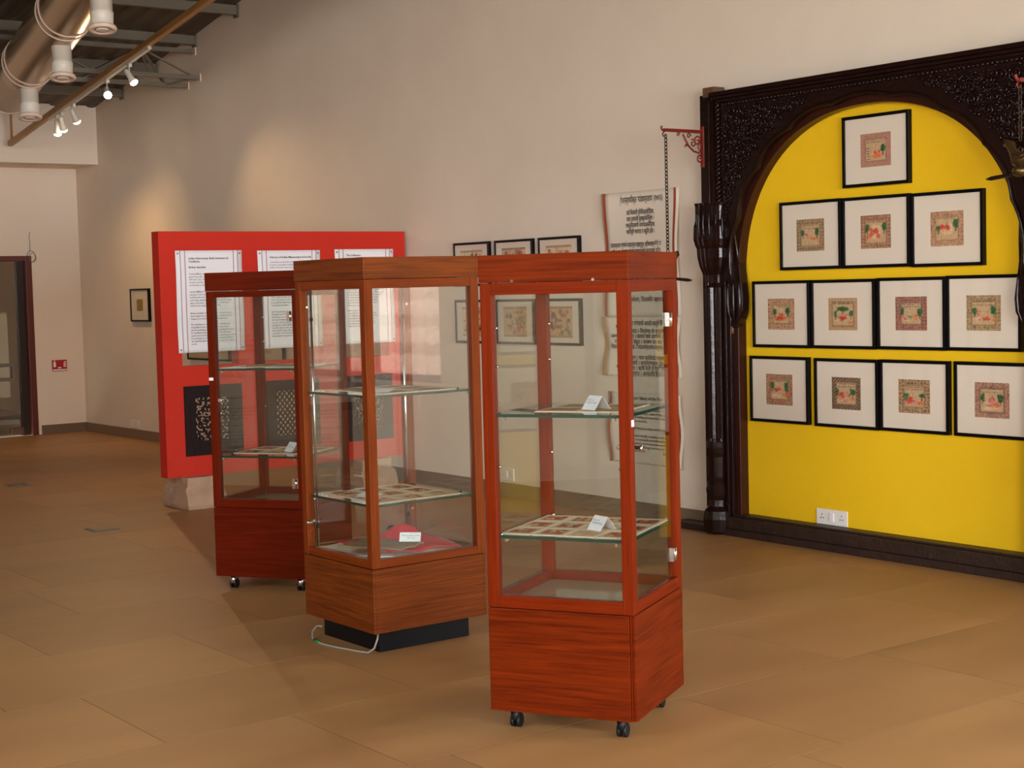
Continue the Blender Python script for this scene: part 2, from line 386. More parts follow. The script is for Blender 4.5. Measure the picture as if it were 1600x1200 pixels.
for a, b_, c, d in WIN_FRONT: window(n, a, b_, c, d, 'y', -11.1, 3); n += 1
for a, b_, c, d in WIN_RIGHT: window(n, a, b_, c, d, 'x', 24.1, 3); n += 1
# outside: ground, neighbouring clay tiled roof beyond the back window
MB().box(-40, 60, -60, 60, -3.6, -3.5).build('ground', M['ground'], kind='structure')
g = MB(); vs = []; nx, ny = 420, 112
for j in range(ny):
    for i in range(nx):
        x = 11 + i*.055; y = 1.2 + j*.05
        u = (x % .28)/.28; v = (y % .35)/.35
        vs.append((x, y, -.1 + (y-1.2)*.86 + .07*math.sin(PI*u) - .11*v*(.6+.4*math.sin(PI*u))))
g.add(vs, [(j*nx+i, j*nx+i+1, (j+1)*nx+i+1, (j+1)*nx+i) for j in range(ny-1) for i in range(nx-1)])
g.build('exterior_roof', M['rooftile'], kind='structure')
MB().box(12.2, 22.2, 1.5, 5.6, -3.5, .0).build('exterior_wall', M['wall'], kind='structure')

# door in the left wall, glazed, with a dim room behind
de = empty('door_1', (0, 0, 0)); de['kind'] = 'structure'
f = MB(); f.box(-.2, .02, -.675, -.6, 0, 2.14); f.box(-.2, .02, -2.4, -2.33, 0, 2.14); f.box(-.2, .02, -2.33, -.675, 2.075, 2.14)
f.build('door_frame', M['door'], de, bevel=.004)
MB().box(-.10, -.09, -2.32, -.76, .03, 2.07).build('pane', M['smoke'], de)
MB().box(-.13, -.06, -.76, -.68, .0, 2.07).build('door_stile', plain('dark_stile', rgb(44, 26, 18), .4), de)
MB().box(-.12, -.05, -.9, -.76, .03, .10).build('bottom_patch', M['rawwood'], de)
h = MB(); h.box(-.085, -.05, -1.35, -.84, .83, .87); h.box(-.085, -.05, -1.35, -.84, .66, .70); h.box(-.085, -.05, -.87, -.84, .7, .83)
h.build('door_handle', M['steel'], de)
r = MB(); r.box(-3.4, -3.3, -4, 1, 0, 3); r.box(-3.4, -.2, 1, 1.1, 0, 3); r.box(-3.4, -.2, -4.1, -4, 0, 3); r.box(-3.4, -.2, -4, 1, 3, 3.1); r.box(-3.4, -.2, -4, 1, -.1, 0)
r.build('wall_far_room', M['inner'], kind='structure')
M['bannerm'] = plain('banner_fabric', rgb(150, 138, 116), .8)
s_ = empty('pull_up_banner', (-1.9, -.45, 0), R(80), 'pale narrow standing banner behind the glass door', 'banner')
MB().box(-.17, .17, -.004, .004, .35, 1.45).build('banner_sheet', M['bannerm'], s_)
MB().box(-.26, .26, -.05, .05, 0, .06).build('banner_foot', M['steel'], s_); MB().cyl((0, .02, .05), (0, .02, 1.6), .01, 8).build('banner_pole', M['steel'], s_)

# ------------------------------------------------------------------ roof steelwork, pipes, track lights
def bar(p, q, wd, ht, name, m_, parent=None, **k):
    return MB().obox(p, q, wd, ht).build(name, m_, parent, **k)
pl = {1.5: 'lowest', 2.45: 'second', 3.42: 'third', 4.37: 'fourth', 5.32: 'fifth'}
for x in (1.5, 2.45, 3.42, 4.37, 5.32, 6.4, 7.5, 8.6, 9.7, 10.8, 11.9, 14.5, 16.5, 18.5, 20.5, 22.5):
    z = roof_z(x) - .075
    o = MB().box(x-.03, x+.03, -11, -.02, z-.045, z+.045)
    o.box(x-.045, x+.045, -.02, 0, z-.07, z+.055)
    o.build('trim_%d' % int(x*10), M['truss'], kind='structure')
tr = empty('roof_truss', (3.4, 0, 3.8), 0, 'grey steel lattice truss under the roof running out from the long wall', 'truss')
chords = {'a': (-.01, .33), 'b': (.085, .05), 'c': (-.2, .0)}
for k_, (dx, dz) in chords.items():
    o = MB().box(dx-.022, dx+.022, -8, -.01, dz-.022, dz+.022); o.build('chord', M['truss'], tr)
    MB().box(dx-.035, dx+.035, -.012, 0, dz-.04, dz+.04).build('wall_plate', M['whiteflange'], tr)
yy = -.05; i = 0
while yy > -6:
    A = Vector((-.01, yy-.55, .33)); B = Vector((.085, yy, .05)); B2 = Vector((.085, yy-1.1, .05)); C_ = Vector((-.2, yy-.2, 0)); C2 = Vector((-.2, yy-1.1, 0))
    for p, q, wd in ((A, B, .04), (A, B2, .06), (A, C_, .04), (A, C2, .045), (B, C_, .03), (Vector((-.01, yy-.55, .33)), Vector((.085, yy-.5, .05)), .02), (A, Vector((-.2, yy-.6, 0)), .02)):
        MB().obox(p, q, wd, .012).build('web_bar', M['truss'], tr)
    yy -= 1.1
# brown pipe carrying the track
YB = -1.1; BS = .1517
def bz(x): return 3.367 + BS*(x-.89)
pr = empty('support_pipe', (.95, YB, 3.37), 0, 'long brown sloping pipe carrying the spotlight track, hung from a rod', 'pipe')
def rel(o, p): return tuple(a-b_ for a, b_ in zip(p, o.location))
MB().obox(rel(pr, (.9, YB, bz(.9))), rel(pr, (12.5, YB, bz(12.5))), .055, .06, mi=0).build('pipe_run', M['pipe'], pr, bevel=.006)
MB().cyl(rel(pr, (.97, YB, 3.38)), rel(pr, (.97, YB, roof_z(.97)-.03)), .014, 10).build('hanger_rod', M['pipe'], pr)
MB().box(-.05, .13, -.04, .04, roof_z(.97)-.06-3.37, roof_z(.97)-.03-3.37).build('hanger_plate', M['pipe'], pr)
p2 = empty('roof_pipe', (4.0, -1.75, 4.2), 0, 'second brown pipe running up under the roof sheets beside the duct', 'pipe')
MB().obox((-2.4, 0, -.46), (8, 0, 1.16), .06, .06).build('pipe_run', M['pipe'], p2, bevel=.006)
rp = MB().tube([(1.6, -3.0, 3.70), (4.2, -2.85, 4.05), (6.0, -2.72, 4.36), (7.2, -2.62, 4.6), (8.0, -2.6, 4.78), (11, -2.6, 5.2)], .05, 12).build('sprinkler_pipe', M['redpipe'])
tagp(rp, 'glossy red pipe curving under the roof beside the duct', 'pipe')
tk = MB(); tk.obox((2.15, YB, bz(2.15)-.045), (4.75, YB, bz(4.75)-.045), .035, .03)
tko = tk.build('light_track', M['white'], pr, label='white spotlight track fixed under the pipe'); tko.location = tuple(-v for v in pr.location)
def spot(x, d, label, power, size=70):
    z = bz(x) - .06
    e = empty('track_spotlight', (x, YB, z), 0, label, 'spotlight', 'spotlights on the track')
    MB().box(-.03, .03, -.016, .016, -.03, .0).build('adapter', M['white'], e)
    MB().cyl((0, 0, -.03), (0, 0, -.10), .006, 8).build('stem', M['white'], e)
    d = Vector(d).normalized(); p = Vector((0, 0, -.11))
    MB().tube([p-d*.07, p-d*.06, p+d*.01, p+d*.055, p+d*.075], [.012, .024, .026, .036, .038], 16).build('lamp_head', M['white'], e)
    MB().tube([p+d*.0755, p+d*.084, p+d*.096, p+d*.102], [.037, .038, .028, .01], 16).build('lamp_face', M['bulb'], e)
    l = bpy.data.lights.new('spot_beam', 'SPOT'); l.energy = power; l.color = (1, .66, .34); l.spot_size = R(size); l.spot_blend = 1; l.shadow_soft_size = .035
    lo = bpy.data.objects.new('spot_beam', l); COL.objects.link(lo); lo.parent = e; lo.location = p + d*.12
    lo.rotation_euler = d.to_track_quat('-Z', 'Y').to_euler()
spot(2.36, (-.2, .1, -.95), 'lowest lit white spotlight at the left end of the track', SPOT_W*.3, 120)
spot(2.50, (-.45, .42, -1.1), 'lit white spotlight close beside the lowest one', SPOT_W*.4, 90)
spot(2.83, (-.25, .5, -.85), 'lit white spotlight third up the track, tilted aside', SPOT_W*.28, 85)
spot(3.72, (.85, -.28, -.62), 'lit white spotlight pointing down, second from the top of the track', SPOT_W*1.3, 110)
spot(4.27, (.5, .40, -.95), 'topmost lit white spotlight on the track', SPOT_W*.45, 95)
# duct with three nozzles
r1 = Vector((6.6596, -2.3356, 3.7021)); r3 = Vector((3.7287, -1.8777, 3.3427)); dd = (r3-r1); L_ = dd.length; dd.normalize(); up = Vector((0, 0, .5))
du = empty('air_duct', tuple(r1+up), 0, 'large round metal air duct under the roof with three white nozzles', 'duct')
def dpt(s): return dd*s
RD = .235
sv = [-7.5, -6, -4, -2, 0, 1, 2, 3, L_+1.05]
dm = MB(); dm.tube([dpt(s) for s in sv], RD, 40, caps=True); dm.build('duct_body', M['duct'], du)
for s in (-1.75, -.42, -.28, 1.22, 1.34, 2.85, 2.97, L_+1.02):
    MB().tube([dpt(s-.008), dpt(s+.008)], RD+.008, 40).build('joint_ring', M['whiteflange'], du)
for k, s in enumerate((0, L_*.5, L_)):
    c0 = dpt(s); q = MB()
    q.lathe([(.085, -.5+.02), (.088, -.4), (.09, -.39), (.09, -.37), (.084, -.365), (.084, -.1), (.084, 0)], 28, (0, 0))
    nz = q.build('nozzle', M['white'], du); ax_ = Vector((.37, .93, 0)); tm = Matrix.Rotation(R(-11), 4, ax_)
    nz.matrix_local = Matrix.Translation(c0 + Vector((0, 0, -.5))) @ tm @ Matrix.Translation((0, 0, .5))
    MB().lathe([(.066, -.495), (.068, -.514), (.106, -.516), (.112, -.498), (.106, -.484), (.085, -.48)], 28).build('nozzle_flange', M['whiteflange'], nz)
    MB().lathe([(.03, -.515), (.05, -.514), (.05, -.494), (.03, -.494)], 24).build('nozzle_core', M['white'], nz)

# ------------------------------------------------------------------ printed pictures (small hand painted rasters)
def raster(name, arr, W, H, parent, loc, rot=(R(90), 0, 0), m_=None):
    h, w_ = arr.shape[:2]; xs = np.linspace(-W/2, W/2, w_+1); zs = np.linspace(H/2, -H/2, h+1)
    vs = [(x, z, 0) for z in zs for x in xs]; fs = [(i*(w_+1)+j, (i+1)*(w_+1)+j, (i+1)*(w_+1)+j+1, i*(w_+1)+j+1) for i in range(h) for j in range(w_)]
    me = bpy.data.meshes.new(name); me.from_pydata(vs, [], fs); me.materials.append(m_ or M['print'])
    ca = me.color_attributes.new('Col', 'FLOAT_COLOR', 'CORNER')
    a = np.clip(arr, 0, 1); l = np.where(a <= .04045, a/12.92, ((a+.055)/1.055)**2.4)
    full = np.concatenate([l, np.ones((h, w_, 1))], 2).reshape(-1, 4); ca.data.foreach_set('color', np.repeat(full, 4, 0).astype(np.float32).ravel())
    o = bpy.data.objects.new(name, me); COL.objects.link(o); o.parent = parent; o.location = loc; o.rotation_euler = rot
    return o
TAN, ROSE, GRN, ORG, REDC, PNK, DK, CRM = [np.array(c)/255 for c in ((208, 164, 116), (184, 130, 108), (40, 92, 48), (224, 110, 40), (206, 48, 32), (226, 140, 130), (70, 52, 44), (228, 196, 150))]
def ell(a, cx, cy, rx, ry, c, al=1):
    h, w_ = a.shape[:2]; Y, X = np.mgrid[0:h, 0:w_]; m_ = (((X+.5)/w_-cx)/rx)**2+(((Y+.5)/h-cy)/ry)**2 < 1; a[m_] = a[m_]*(1-al)+c*al
def rec(a, x0, x1, y0, y1, c):
    h, w_ = a.shape[:2]; a[int(round(y0*h)):int(round(y1*h)), int(round(x0*w_)):int(round(x1*w_))] = c
def art(seed, ground, border, trees, figs, lines=2, bw=.16, zig=False):
    g_ = np.random.RandomState(seed); N = 46; a = np.ones((N, N, 3))*ground
    Y, X = np.mgrid[0:N, 0:N]; e = np.minimum(np.minimum(X, N-1-X), np.minimum(Y, N-1-Y))/N
    bm_ = e < bw
    nz = g_.rand(N, N)
    pick = np.stack([border[int(v*len(border)) % len(border)] for v in nz.ravel()]).reshape(N, N, 3)
    if zig:
        on = ((X+Y) % 5 < 2) | ((X-Y) % 5 < 1)
        a[bm_ & on] = DK
        a[bm_ & ~on] = (pick*.4+ground*.6)[bm_ & ~on]
    else:
        on = ((np.sin(X*1.35)+np.cos(Y*1.35)) > -.2)
        a[bm_] = (ground*.75+pick*.25)[bm_]; k_ = bm_ & on; a[k_] = (pick*.75+ground*.25)[k_]
    ln = (np.abs(e-bw) < .5/N+.003); a[ln] = ground*.7
    rec(a, bw+.03, 1-bw-.03, bw+.03, 1-bw-.03, CRM*.55+TAN*.37)
    for i in range(lines):
        y = bw+.04+i*.075
        for x in np.arange(bw+.05, 1-bw-.07, 1.6/N):
            if g_.rand() < .85: rec(a, x, x+1.0/N, y, y+1.2/N, DK*1.1)
    for (cx, cy, rx, ry) in trees:
        ell(a, cx, cy, rx, ry, GRN)
        for _ in range(14):
            px_, py_ = cx+g_.uniform(-1, 1)*rx, cy+g_.uniform(-1, 1)*ry; ell(a, px_, py_, .02, .02, GRN*g_.uniform(.5, 1.5))
        rec(a, cx-.012, cx+.012, cy+ry*.8, cy+ry+.1, np.array([.45, .3, .15]))
    for (cx, cy, rx, ry, c) in figs:
        ell(a, cx, cy, rx, ry, c, .8)
        for _ in range(6):
            t_ = g_.uniform(0, 6.3); ell(a, cx+math.cos(t_)*rx*.8, cy+math.sin(t_)*ry*.8, rx*.35, ry*.35, (c, PNK, CRM, REDC, c*.7)[g_.randint(5)], .7)
    b_ = np.pad(a, ((1, 1), (1, 1), (0, 0)), 'edge'); a = sum(b_[i:i+N, j:j+N]*wt for i, j, wt in ((0, 1, .13), (1, 0, .13), (2, 1, .13), (1, 2, .13), (1, 1, .48)))
    a = a*.86 + a.mean((0, 1))*.14 + g_.normal(0, .035, (N, N, 1))
    return a
B1 = [ROSE, DK, TAN, PNK*.8]; B2 = [REDC*.9, np.array([.30, .36, .34]), DK, ROSE]; B3 = [DK, TAN*.8, np.array([.3, .35, .25])]; B4 = [REDC*.85, GRN*1.2, ROSE, TAN]
T2 = [(.26, .42, .07, .10), (.74, .40, .08, .11)]
ARTS = [
    ('plain rose border, orange plinth and one tree', art(1, ROSE, [ROSE, ROSE*.95], [(.74, .46, .07, .12)], [(.54, .66, .16, .09, ORG), (.48, .55, .03, .05, REDC), (.62, .55, .04, .05, REDC)]+[(.25, .45+.08*k, .07, .012, DK) for k in range(5)], 2, .15)),
    ('tan border, reclining orange figures between two trees', art(2, TAN, B3, [(.22, .42, .05, .09), (.74, .40, .06, .11)], [(.40, .54, .12, .05, PNK), (.60, .60, .10, .05, ORG), (.78, .68, .08, .07, TAN*.9), (.35, .48, .04, .03, REDC)], 2)),
    ('red and grey border round a red square', art(3, TAN, B2, [(.22, .38, .06, .12), (.78, .36, .07, .12)], [(.5, .5, .2, .2, CRM), (.5, .48, .085, .085, REDC), (.25, .68, .05, .08, ORG)], 1)),
    ('speckled tan border, red square between green trees', art(4, TAN, B1, [(.24, .48, .06, .07), (.76, .36, .08, .13)], [(.5, .5, .2, .18, CRM), (.5, .48, .08, .08, REDC)], 1)),
    ('brown floral border, seated orange group', art(5, TAN, B1, T2, [(.47, .64, .22, .07, ORG), (.42, .63, .13, .05, REDC), (.52, .52, .10, .04, REDC), (.5, .42, .06, .08, CRM)], 1, .2)),
    ('tan border, pink figures under a broad green tree', art(6, TAN, [TAN*.9, ROSE, TAN*.8], [(.5, .34, .2, .07), (.24, .5, .05, .09), (.78, .48, .06, .07)], [(.4, .56, .06, .07, PNK), (.62, .56, .06, .07, PNK), (.5, .62, .12, .05, REDC*.9), (.46, .70, .05, .03, REDC), (.3, .68, .1, .04, CRM), (.75, .76, .07, .04, ORG)], 1, .12)),
    ('red and blue-grey border, green peacock between figures', art(7, ROSE, B2, [(.22, .44, .05, .11), (.77, .46, .07, .12)], [(.26, .62, .08, .06, PNK), (.47, .60, .08, .035, GRN*1.3), (.63, .62, .07, .09, ORG), (.36, .72, .1, .03, CRM)], 2, .17)),
    ('pale scalloped border, red seated figure on the right', art(8, TAN, [GRN*1.1, ROSE, TAN, DK], [(.24, .44, .07, .10), (.79, .42, .08, .11)], [(.58, .67, .11, .055, REDC), (.62, .52, .02, .08, ORG), (.38, .5, .05, .09, PNK), (.33, .66, .08, .06, CRM), (.8, .7, .07, .03, ORG)], 2, .14)),
    ('red floral border, dark-wheeled cart between trees', art(9, ROSE, B4, [(.24, .35, .07, .11), (.76, .40, .07, .13)], [(.42, .48, .12, .04, REDC), (.38, .53, .045, .045, DK), (.60, .53, .09, .05, PNK), (.72, .68, .13, .06, ORG), (.4, .7, .2, .06, CRM)], 1, .17)),
    ('dark zigzag border, pink group and round tree', art(10, TAN, B3, [(.73, .45, .09, .09), (.2, .46, .04, .11)], [(.36, .56, .10, .10, REDC), (.53, .54, .11, .07, PNK), (.74, .66, .06, .06, ORG), (.5, .70, .24, .05, TAN)], 2, .16, True)),
    ('dark leafy border, orange bull and palm trees', art(11, TAN, [DK, DK, TAN], [(.24, .46, .08, .05), (.74, .47, .08, .05), (.24, .50, .03, .10)], [(.38, .62, .10, .10, REDC), (.55, .66, .10, .07, PNK), (.24, .70, .06, .05, PNK), (.72, .70, .09, .06, ORG)], 2, .17)),
    ('pale rose border, pink mound between two oval trees', art(12, ROSE, [ROSE, TAN, DK, ROSE*.9], [(.23, .42, .05, .11), (.75, .44, .08, .12)], [(.5, .60, .17, .08, PNK), (.5, .50, .08, .09, PNK*.95), (.62, .64, .14, .04, ORG), (.5, .74, .24, .04, CRM)], 2, .14)),
]
FR = [(12.066, 12.555, 2.157, 2.571), (11.557, 12.047, 1.686, 2.102), (12.057, 12.553, 1.685, 2.100), (12.563, 13.049, 1.680, 2.096),
      (11.314, 11.792, 1.208, 1.623), (11.803, 12.297, 1.209, 1.622), (12.312, 12.796, 1.211, 1.625), (12.800, 13.285, 1.213, 1.628),
      (11.281, 11.775, .738, 1.153), (11.822, 12.314, .736, 1.150), (12.326, 12.814, .739, 1.153), (12.848, 13.338, .740, 1.154)]
def framed(name, x0, x1, z0, z1, arr, aw, ah, label, group, bar_=.019, dep=.034, matm=None, ydrop=0):
    cx, cz = (x0+x1)/2, (z0+z1)/2; W, H = x1-x0, z1-z0
    e = empty(name, (cx, 0, z0), 0, label, 'picture', group); hz = H/2
    f = MB(); f.box(-W/2, W/2, -dep, -.001, 0, bar_); f.box(-W/2, W/2, -dep, -.001, H-bar_, H); f.box(-W/2, -W/2+bar_, -dep, -.001, bar_, H-bar_); f.box(W/2-bar_, W/2, -dep, -.001, bar_, H-bar_)
    f.build('frame', M['black'], e, bevel=.0015)
    MB().box(-W/2+bar_, W/2-bar_, -.024, -.004, bar_, H-bar_).build('mount', matm or M['mat'], e)
    raster('painting', arr, aw, ah, e, (0, -.0246, hz))
    MB().box(-W/2+bar_, W/2-bar_, -.029, -.0275, bar_, H-bar_).build('pane', M['picglass'], e)
    return e
for (x0, x1, z0, z1), (desc, arr) in zip(FR, ARTS):
    framed('framed_painting', x0, x1, z0, z1, arr, .222, .192, 'black framed miniature, ' + desc, 'framed miniatures on the yellow wall')
def landscape(seed, c1, c2):
    g_ = np.random.RandomState(seed); N = 40; a = np.ones((N, int(N*1.3), 3))*c1
    a[:3] = c1*.8; a[-3:] = c1*.85
    for _ in range(60): ell(a, g_.uniform(.12, .9), g_.uniform(.15, .9), g_.uniform(.02, .09), g_.uniform(.02, .1), (c2, DK, TAN, REDC*.8, np.array([.4, .45, .42]))[g_.randint(5)], .45)
    return a + g_.normal(0, .04, a.shape[:2]+(1,))
wl = [('pale page with brown heading', 8.01, 1), ('crowded scene with dark figures', 8.565, 2), ('pale page with faint lines', 9.115, 3)]
for k, (dsc, x, s) in enumerate(wl):
    framed('framed_painting', x, x+.48, 1.64, 1.985, landscape(20+s, CRM if s != 2 else TAN, ROSE), .30, .22, 'black framed %s, %s of the upper row on the cream wall' % (dsc, ('first', 'second', 'third')[k]), 'black framed pictures on the cream wall', dep=.03)
    framed('framed_painting', x, x+.48, 1.189, 1.532, landscape(30+s, TAN if s > 1 else CRM, ROSE if s < 3 else REDC*.8), .29, .23, ('black framed brown scene, first of the lower row on the cream wall', 'black framed scene with dark figures, second of the lower row on the cream wall', 'black framed reddish scene, third of the lower row on the cream wall')[k], 'black framed pictures on the cream wall', dep=.03)
g1 = np.ones((12, 12, 3))*np.array([.62, .5, .22])
framed('framed_painting', 1.545, 2.05, 1.342, 1.712, g1+np.random.RandomState(3).normal(0, .05, (12, 12, 1)), .17, .13, 'small black framed golden square picture left of the red display board', None)
framed('framed_painting', 3.0, 3.98, .945, 1.6, landscape(50, CRM, TAN), .5, .4, 'large framed cream picture seen through the first opening of the red board', None, matm=M['beige'])
framed('framed_painting', 4.32, 5.12, .93, 1.6, landscape(51, TAN, ROSE), .3, .45, 'black framed brown picture seen through the middle opening of the red panel', None, matm=M['beige'])

# ------------------------------------------------------------------ text
def text(body, size, parent, loc, rot, m_, name='lettering', align='LEFT', width=None, bold=0.0, spacing=1.0):
    cu = bpy.data.curves.new(name, 'FONT'); cu.body = body; cu.size = size; cu.align_x = align; cu.align_y = 'TOP'; cu.space_line = spacing; cu.offset = bold
    cu.resolution_u = 1; cu.fill_mode = 'FRONT'; cu.materials.append(m_)
    o = bpy.data.objects.new(name, cu); COL.objects.link(o); o.parent = parent; o.location = loc; o.rotation_euler = rot
    if width:
        bpy.context.view_layer.update()
        dx = o.dimensions.x
        if dx > 0: o.scale = (width/dx, 1, 1)
    dg = bpy.context.evaluated_depsgraph_get(); dg.update()
    me = bpy.data.meshes.new_from_object(o.evaluated_get(dg)); me.name = name; scl = tuple(o.scale)
    bpy.data.objects.remove(o)
    o = bpy.data.objects.new(name, me); COL.objects.link(o); o.parent = parent; o.location = loc; o.rotation_euler = rot; o.scale = scl
    if '\n\n' in body: o['kind'] = 'stuff'
    return o
def deva(s):   # the short-i sign is drawn before its consonant
    out = []
    for ch in s:
        if ch == '\u093f' and out:
            j = len(out)-1
            while j >= 2 and out[j-1] == '\u094d': j -= 2
            out.insert(j, ch)
        else: out.append(ch)
    return ''.join(out)

# ------------------------------------------------------------------ red display panel, stone feet, screens, posters
PX = 7.3
rpn = empty('display_board', (PX, -1.13, .24), 0, 'free-standing red painted display panel with cut openings on stone feet', 'display panel')
ops = [(-2.072, -1.60, 1.085, 1.80), (-1.41, -.94, 1.09, 1.80), (-.655, -.215, 1.08, 1.80),
       (-2.02, -1.64, .45, .88), (-1.335, -.95, .45, .88), (-.60, -.255, .45, .88)]
m_b = MB(); ycut = sorted({-2.23, -.03, *[o[0] for o in ops], *[o[1] for o in ops]})
for a, b_ in zip(ycut, ycut[1:]):
    mid = (a+b_)/2; z = .24
    for p, q in sorted((o[2], o[3]) for o in ops if o[0] < mid < o[1]):
        m_b.box(-.12, 0, a+1.13, b_+1.13, z-.24, p-.24); z = q
    m_b.box(-.12, 0, a+1.13, b_+1.13, z-.24, 2.112-.24)
m_b.build('panel_board', M['red'], rpn)
def stone_foot(x, y, label):
    g_ = np.random.RandomState(int(y*-100)); o = MB()
    prof = [(.24, .24, 0), (.25, .25, .03), (.235, .25, .10), (.2, .24, .15), (.19, .21, .17), (.19, .21, .24)]
    vs = []; ring = 20
    for a, b_, z in prof:
        for k in range(ring):
            t = 2*PI*(k+.5)/ring; c_, s_2 = math.cos(t), math.sin(t); mm = max(abs(c_), abs(s_2))**.85
            j = 1+g_.uniform(-.03, .03) if z not in (.24,) else 1
            vs.append((a*c_/mm*j, b_*s_2/mm*j*.7, z if z in (0, .24) else z+g_.uniform(-.006, .006)))
    fs = [(i*ring+k, i*ring+(k+1) % ring, (i+1)*ring+(k+1) % ring, (i+1)*ring+k) for i in range(len(prof)-1) for k in range(ring)]
    fs += [tuple(reversed(range(ring))), tuple((len(prof)-1)*ring+k for k in range(ring))]
    o.add(vs, fs); ob = o.build('stone_foot', M['stone'], bevel=.004); ob.location = (x, y, 0)
    return tagp(ob, label, 'stone block', 'stone feet of the red panel')
stone_foot(7.21, -1.97, 'carved pinkish stone block under the left end of the red panel')
stone_foot(7.21, -.42, 'carved pinkish stone block under the right end of the red panel, seen through glass')
# jali screens
def screen(y0, y1, z0, z1, hy0, hy1, hz0, hz1, kind_, label):
    e = empty('lattice_screen', (PX, (y0+y1)/2, z0), 0, label, 'wooden screen', 'dark carved screens in the red panel'); cy = (y0+y1)/2
    f = MB(); X1 = .014; f.box(0.0005, X1, y0-cy, hy0-cy, 0, z1-z0); f.box(.0005, X1, hy1-cy, y1-cy, 0, z1-z0); f.box(.0005, X1, hy0-cy, hy1-cy, 0, hz0-z0); f.box(.0005, X1, hy0-cy, hy1-cy, hz1-z0, z1-z0)
    f.build('screen_board', M['dk_screen'], e)
    W = hy1-hy0; H = hz1-hz0; cell = .0062; nu, nv = int(W/cell), int(H/cell)
    U, V = np.meshgrid((np.arange(nu)+.5)*W/nu, (np.arange(nv)+.5)*H/nv)
    if kind_ == 'dots':
        pu, pv = W/7.0, H/7.0
        d1 = np.hypot(((U/pu) % 1-.5)*pu, ((V/pv) % 1-.5)*pv); d2 = np.hypot((((U/pu)+.5) % 1-.5)*pu, (((V/pv)+.5) % 1-.5)*pv)
        hole = np.minimum(d1, d2) < .0135
    else:
        g_ = np.random.RandomState(int(abs(y0)*1000)); pts = []
        for i in range(9):
            for j in range(13): pts.append(((i+.5+g_.uniform(-.25, .25)+(j % 2)*.3)*W/9.2, (j+.5+g_.uniform(-.3, .3))*H/13, g_.uniform(0, PI), g_.uniform(1.2, 2.1), g_.uniform(.008, .0125)))
        hole = np.zeros_like(U, bool); used = np.full(U.shape, 9.)
        for (pu, pv, an, el, rr) in pts:
            du_, dv_ = U-pu, V-pv; a_ = du_*math.cos(an)+dv_*math.sin(an); b_ = -du_*math.sin(an)+dv_*math.cos(an)
            hole |= (np.hypot(a_/el, b_) < rr/ (el**.3))
        if kind_ == 'medallion': hole &= (np.hypot((U-W*.5), (V-H*.45)) > .05) | (np.hypot(U-W*.5, V-H*.45) < .028)
    solid = ~hole; q = MB(); du2, dv2 = W/nu, H/nv; xb, xf = -.012, .008
    for j in range(nv):
        i = 0
        while i < nu:
            if solid[j, i]:
                k = i
                while k < nu and solid[j, k]: k += 1
                q.box(xb, xf, hy0-cy+i*du2, hy0-cy+k*du2, hz0-z0+j*dv2, hz0-z0+(j+1)*dv2); i = k
            else: i += 1
    o = q.build('lattice', M['dk_screen'], e); o['kind'] = 'stuff'
M['dk_screen'] = plain('dark_screen_wood', rgb(36, 22, 23), .6, noise=.4, nscale=30, bump=.5, bscale=50, spec=.12)
screen(-2.073, -1.588, .395, .932, -1.985, -1.70, .505, .84, 'leaf', 'dark carved wooden screen with leafy openwork, left in the red panel')
screen(-1.388, -.898, .395, .935, -1.29, -1.0, .495, .85, 'dots', 'dark wooden screen with regular diamond lattice, middle of the red panel')
screen(-.652, -.203, .393, .932, -.57, -.29, .50, .83, 'medallion', 'dark carved wooden screen with floral medallion openwork, right in the red panel')

def wavy_paper(W, H, m_, amp, parent, axis, lift=.004, nx=10, nz=24, seed=0, bow=0.0):
    g_ = np.random.RandomState(seed); ph = g_.uniform(0, 6, 4); vs = []
    for j in range(nz+1):
        for i in range(nx+1):
            u, v = i/nx, j/nz
            e = abs(u-.5)*2
            d = lift + amp*(.15+.85*e**3)*(.5+.5*math.sin(v*7+ph[0]+(3 if u > .5 else 0))) + bow*(1-v)**2*u*0
            vs.append(((u-.5)*W, v*H-H, d))
    fs = [(j*(nx+1)+i, j*(nx+1)+i+1, (j+1)*(nx+1)+i+1, (j+1)*(nx+1)+i) for j in range(nz) for i in range(nx)]
    return vs, fs
def poster_on_panel(y0, y1, z0, z1, label, texts, seed):
    cy = (y0+y1)/2; W, H = y1-y0, z1-z0
    e = empty('text_poster', (PX, cy, z1), R(90), label, 'poster', 'white text posters on the red panel')
    # local: x -> world y ; -y -> world x (towards viewer)
    vs, fs = wavy_paper(W, H, M['paper'], .008, e, 'x', lift=.004, seed=seed)
    o = MB().add([(x, -d, z) for x, z, d in vs], fs, smooth=True).build('sheet', M['paper'], e)
    o.modifiers.new('s', 'SOLIDIFY').thickness = .0006
    for fx in (-.43, -.36, .37, .435):
        ci = [(fx*W, fx*W+.007)]
        sv_ = []; sf = []
        for j in range(25):
            v = j/24; u = fx+.5; en = abs(u-.5)*2
            g_ = np.random.RandomState(seed); ph = g_.uniform(0, 6, 4)
            d = .004 + .008*(.15+.85*en**3)*(.5+.5*math.sin(v*7+ph[0]+(3 if u > .5 else 0))) + .0022
            sv_ += [(fx*W-.003, -d, v*H-H), (fx*W+.004, -d, v*H-H)]
        sf = [(2*j, 2*j+1, 2*j+3, 2*j+2) for j in range(24)]
        MB().add(sv_, sf).build('border_stripe', M['stripe'], e)
    for sx in (-.465, .465):
        for sz in (-.03, -.97):
            MB().cyl((sx*W, -.004, sz*H), (sx*W, -.015, sz*H), .006, 10).build('pin', M['steel'], e)
    for body, size, z, m_, wd, bold in texts:
        text(body, size, e, (-.305*W, -.0075, -z), (R(90), 0, 0), m_, 'lettering', width=wd, bold=bold, spacing=1.17)
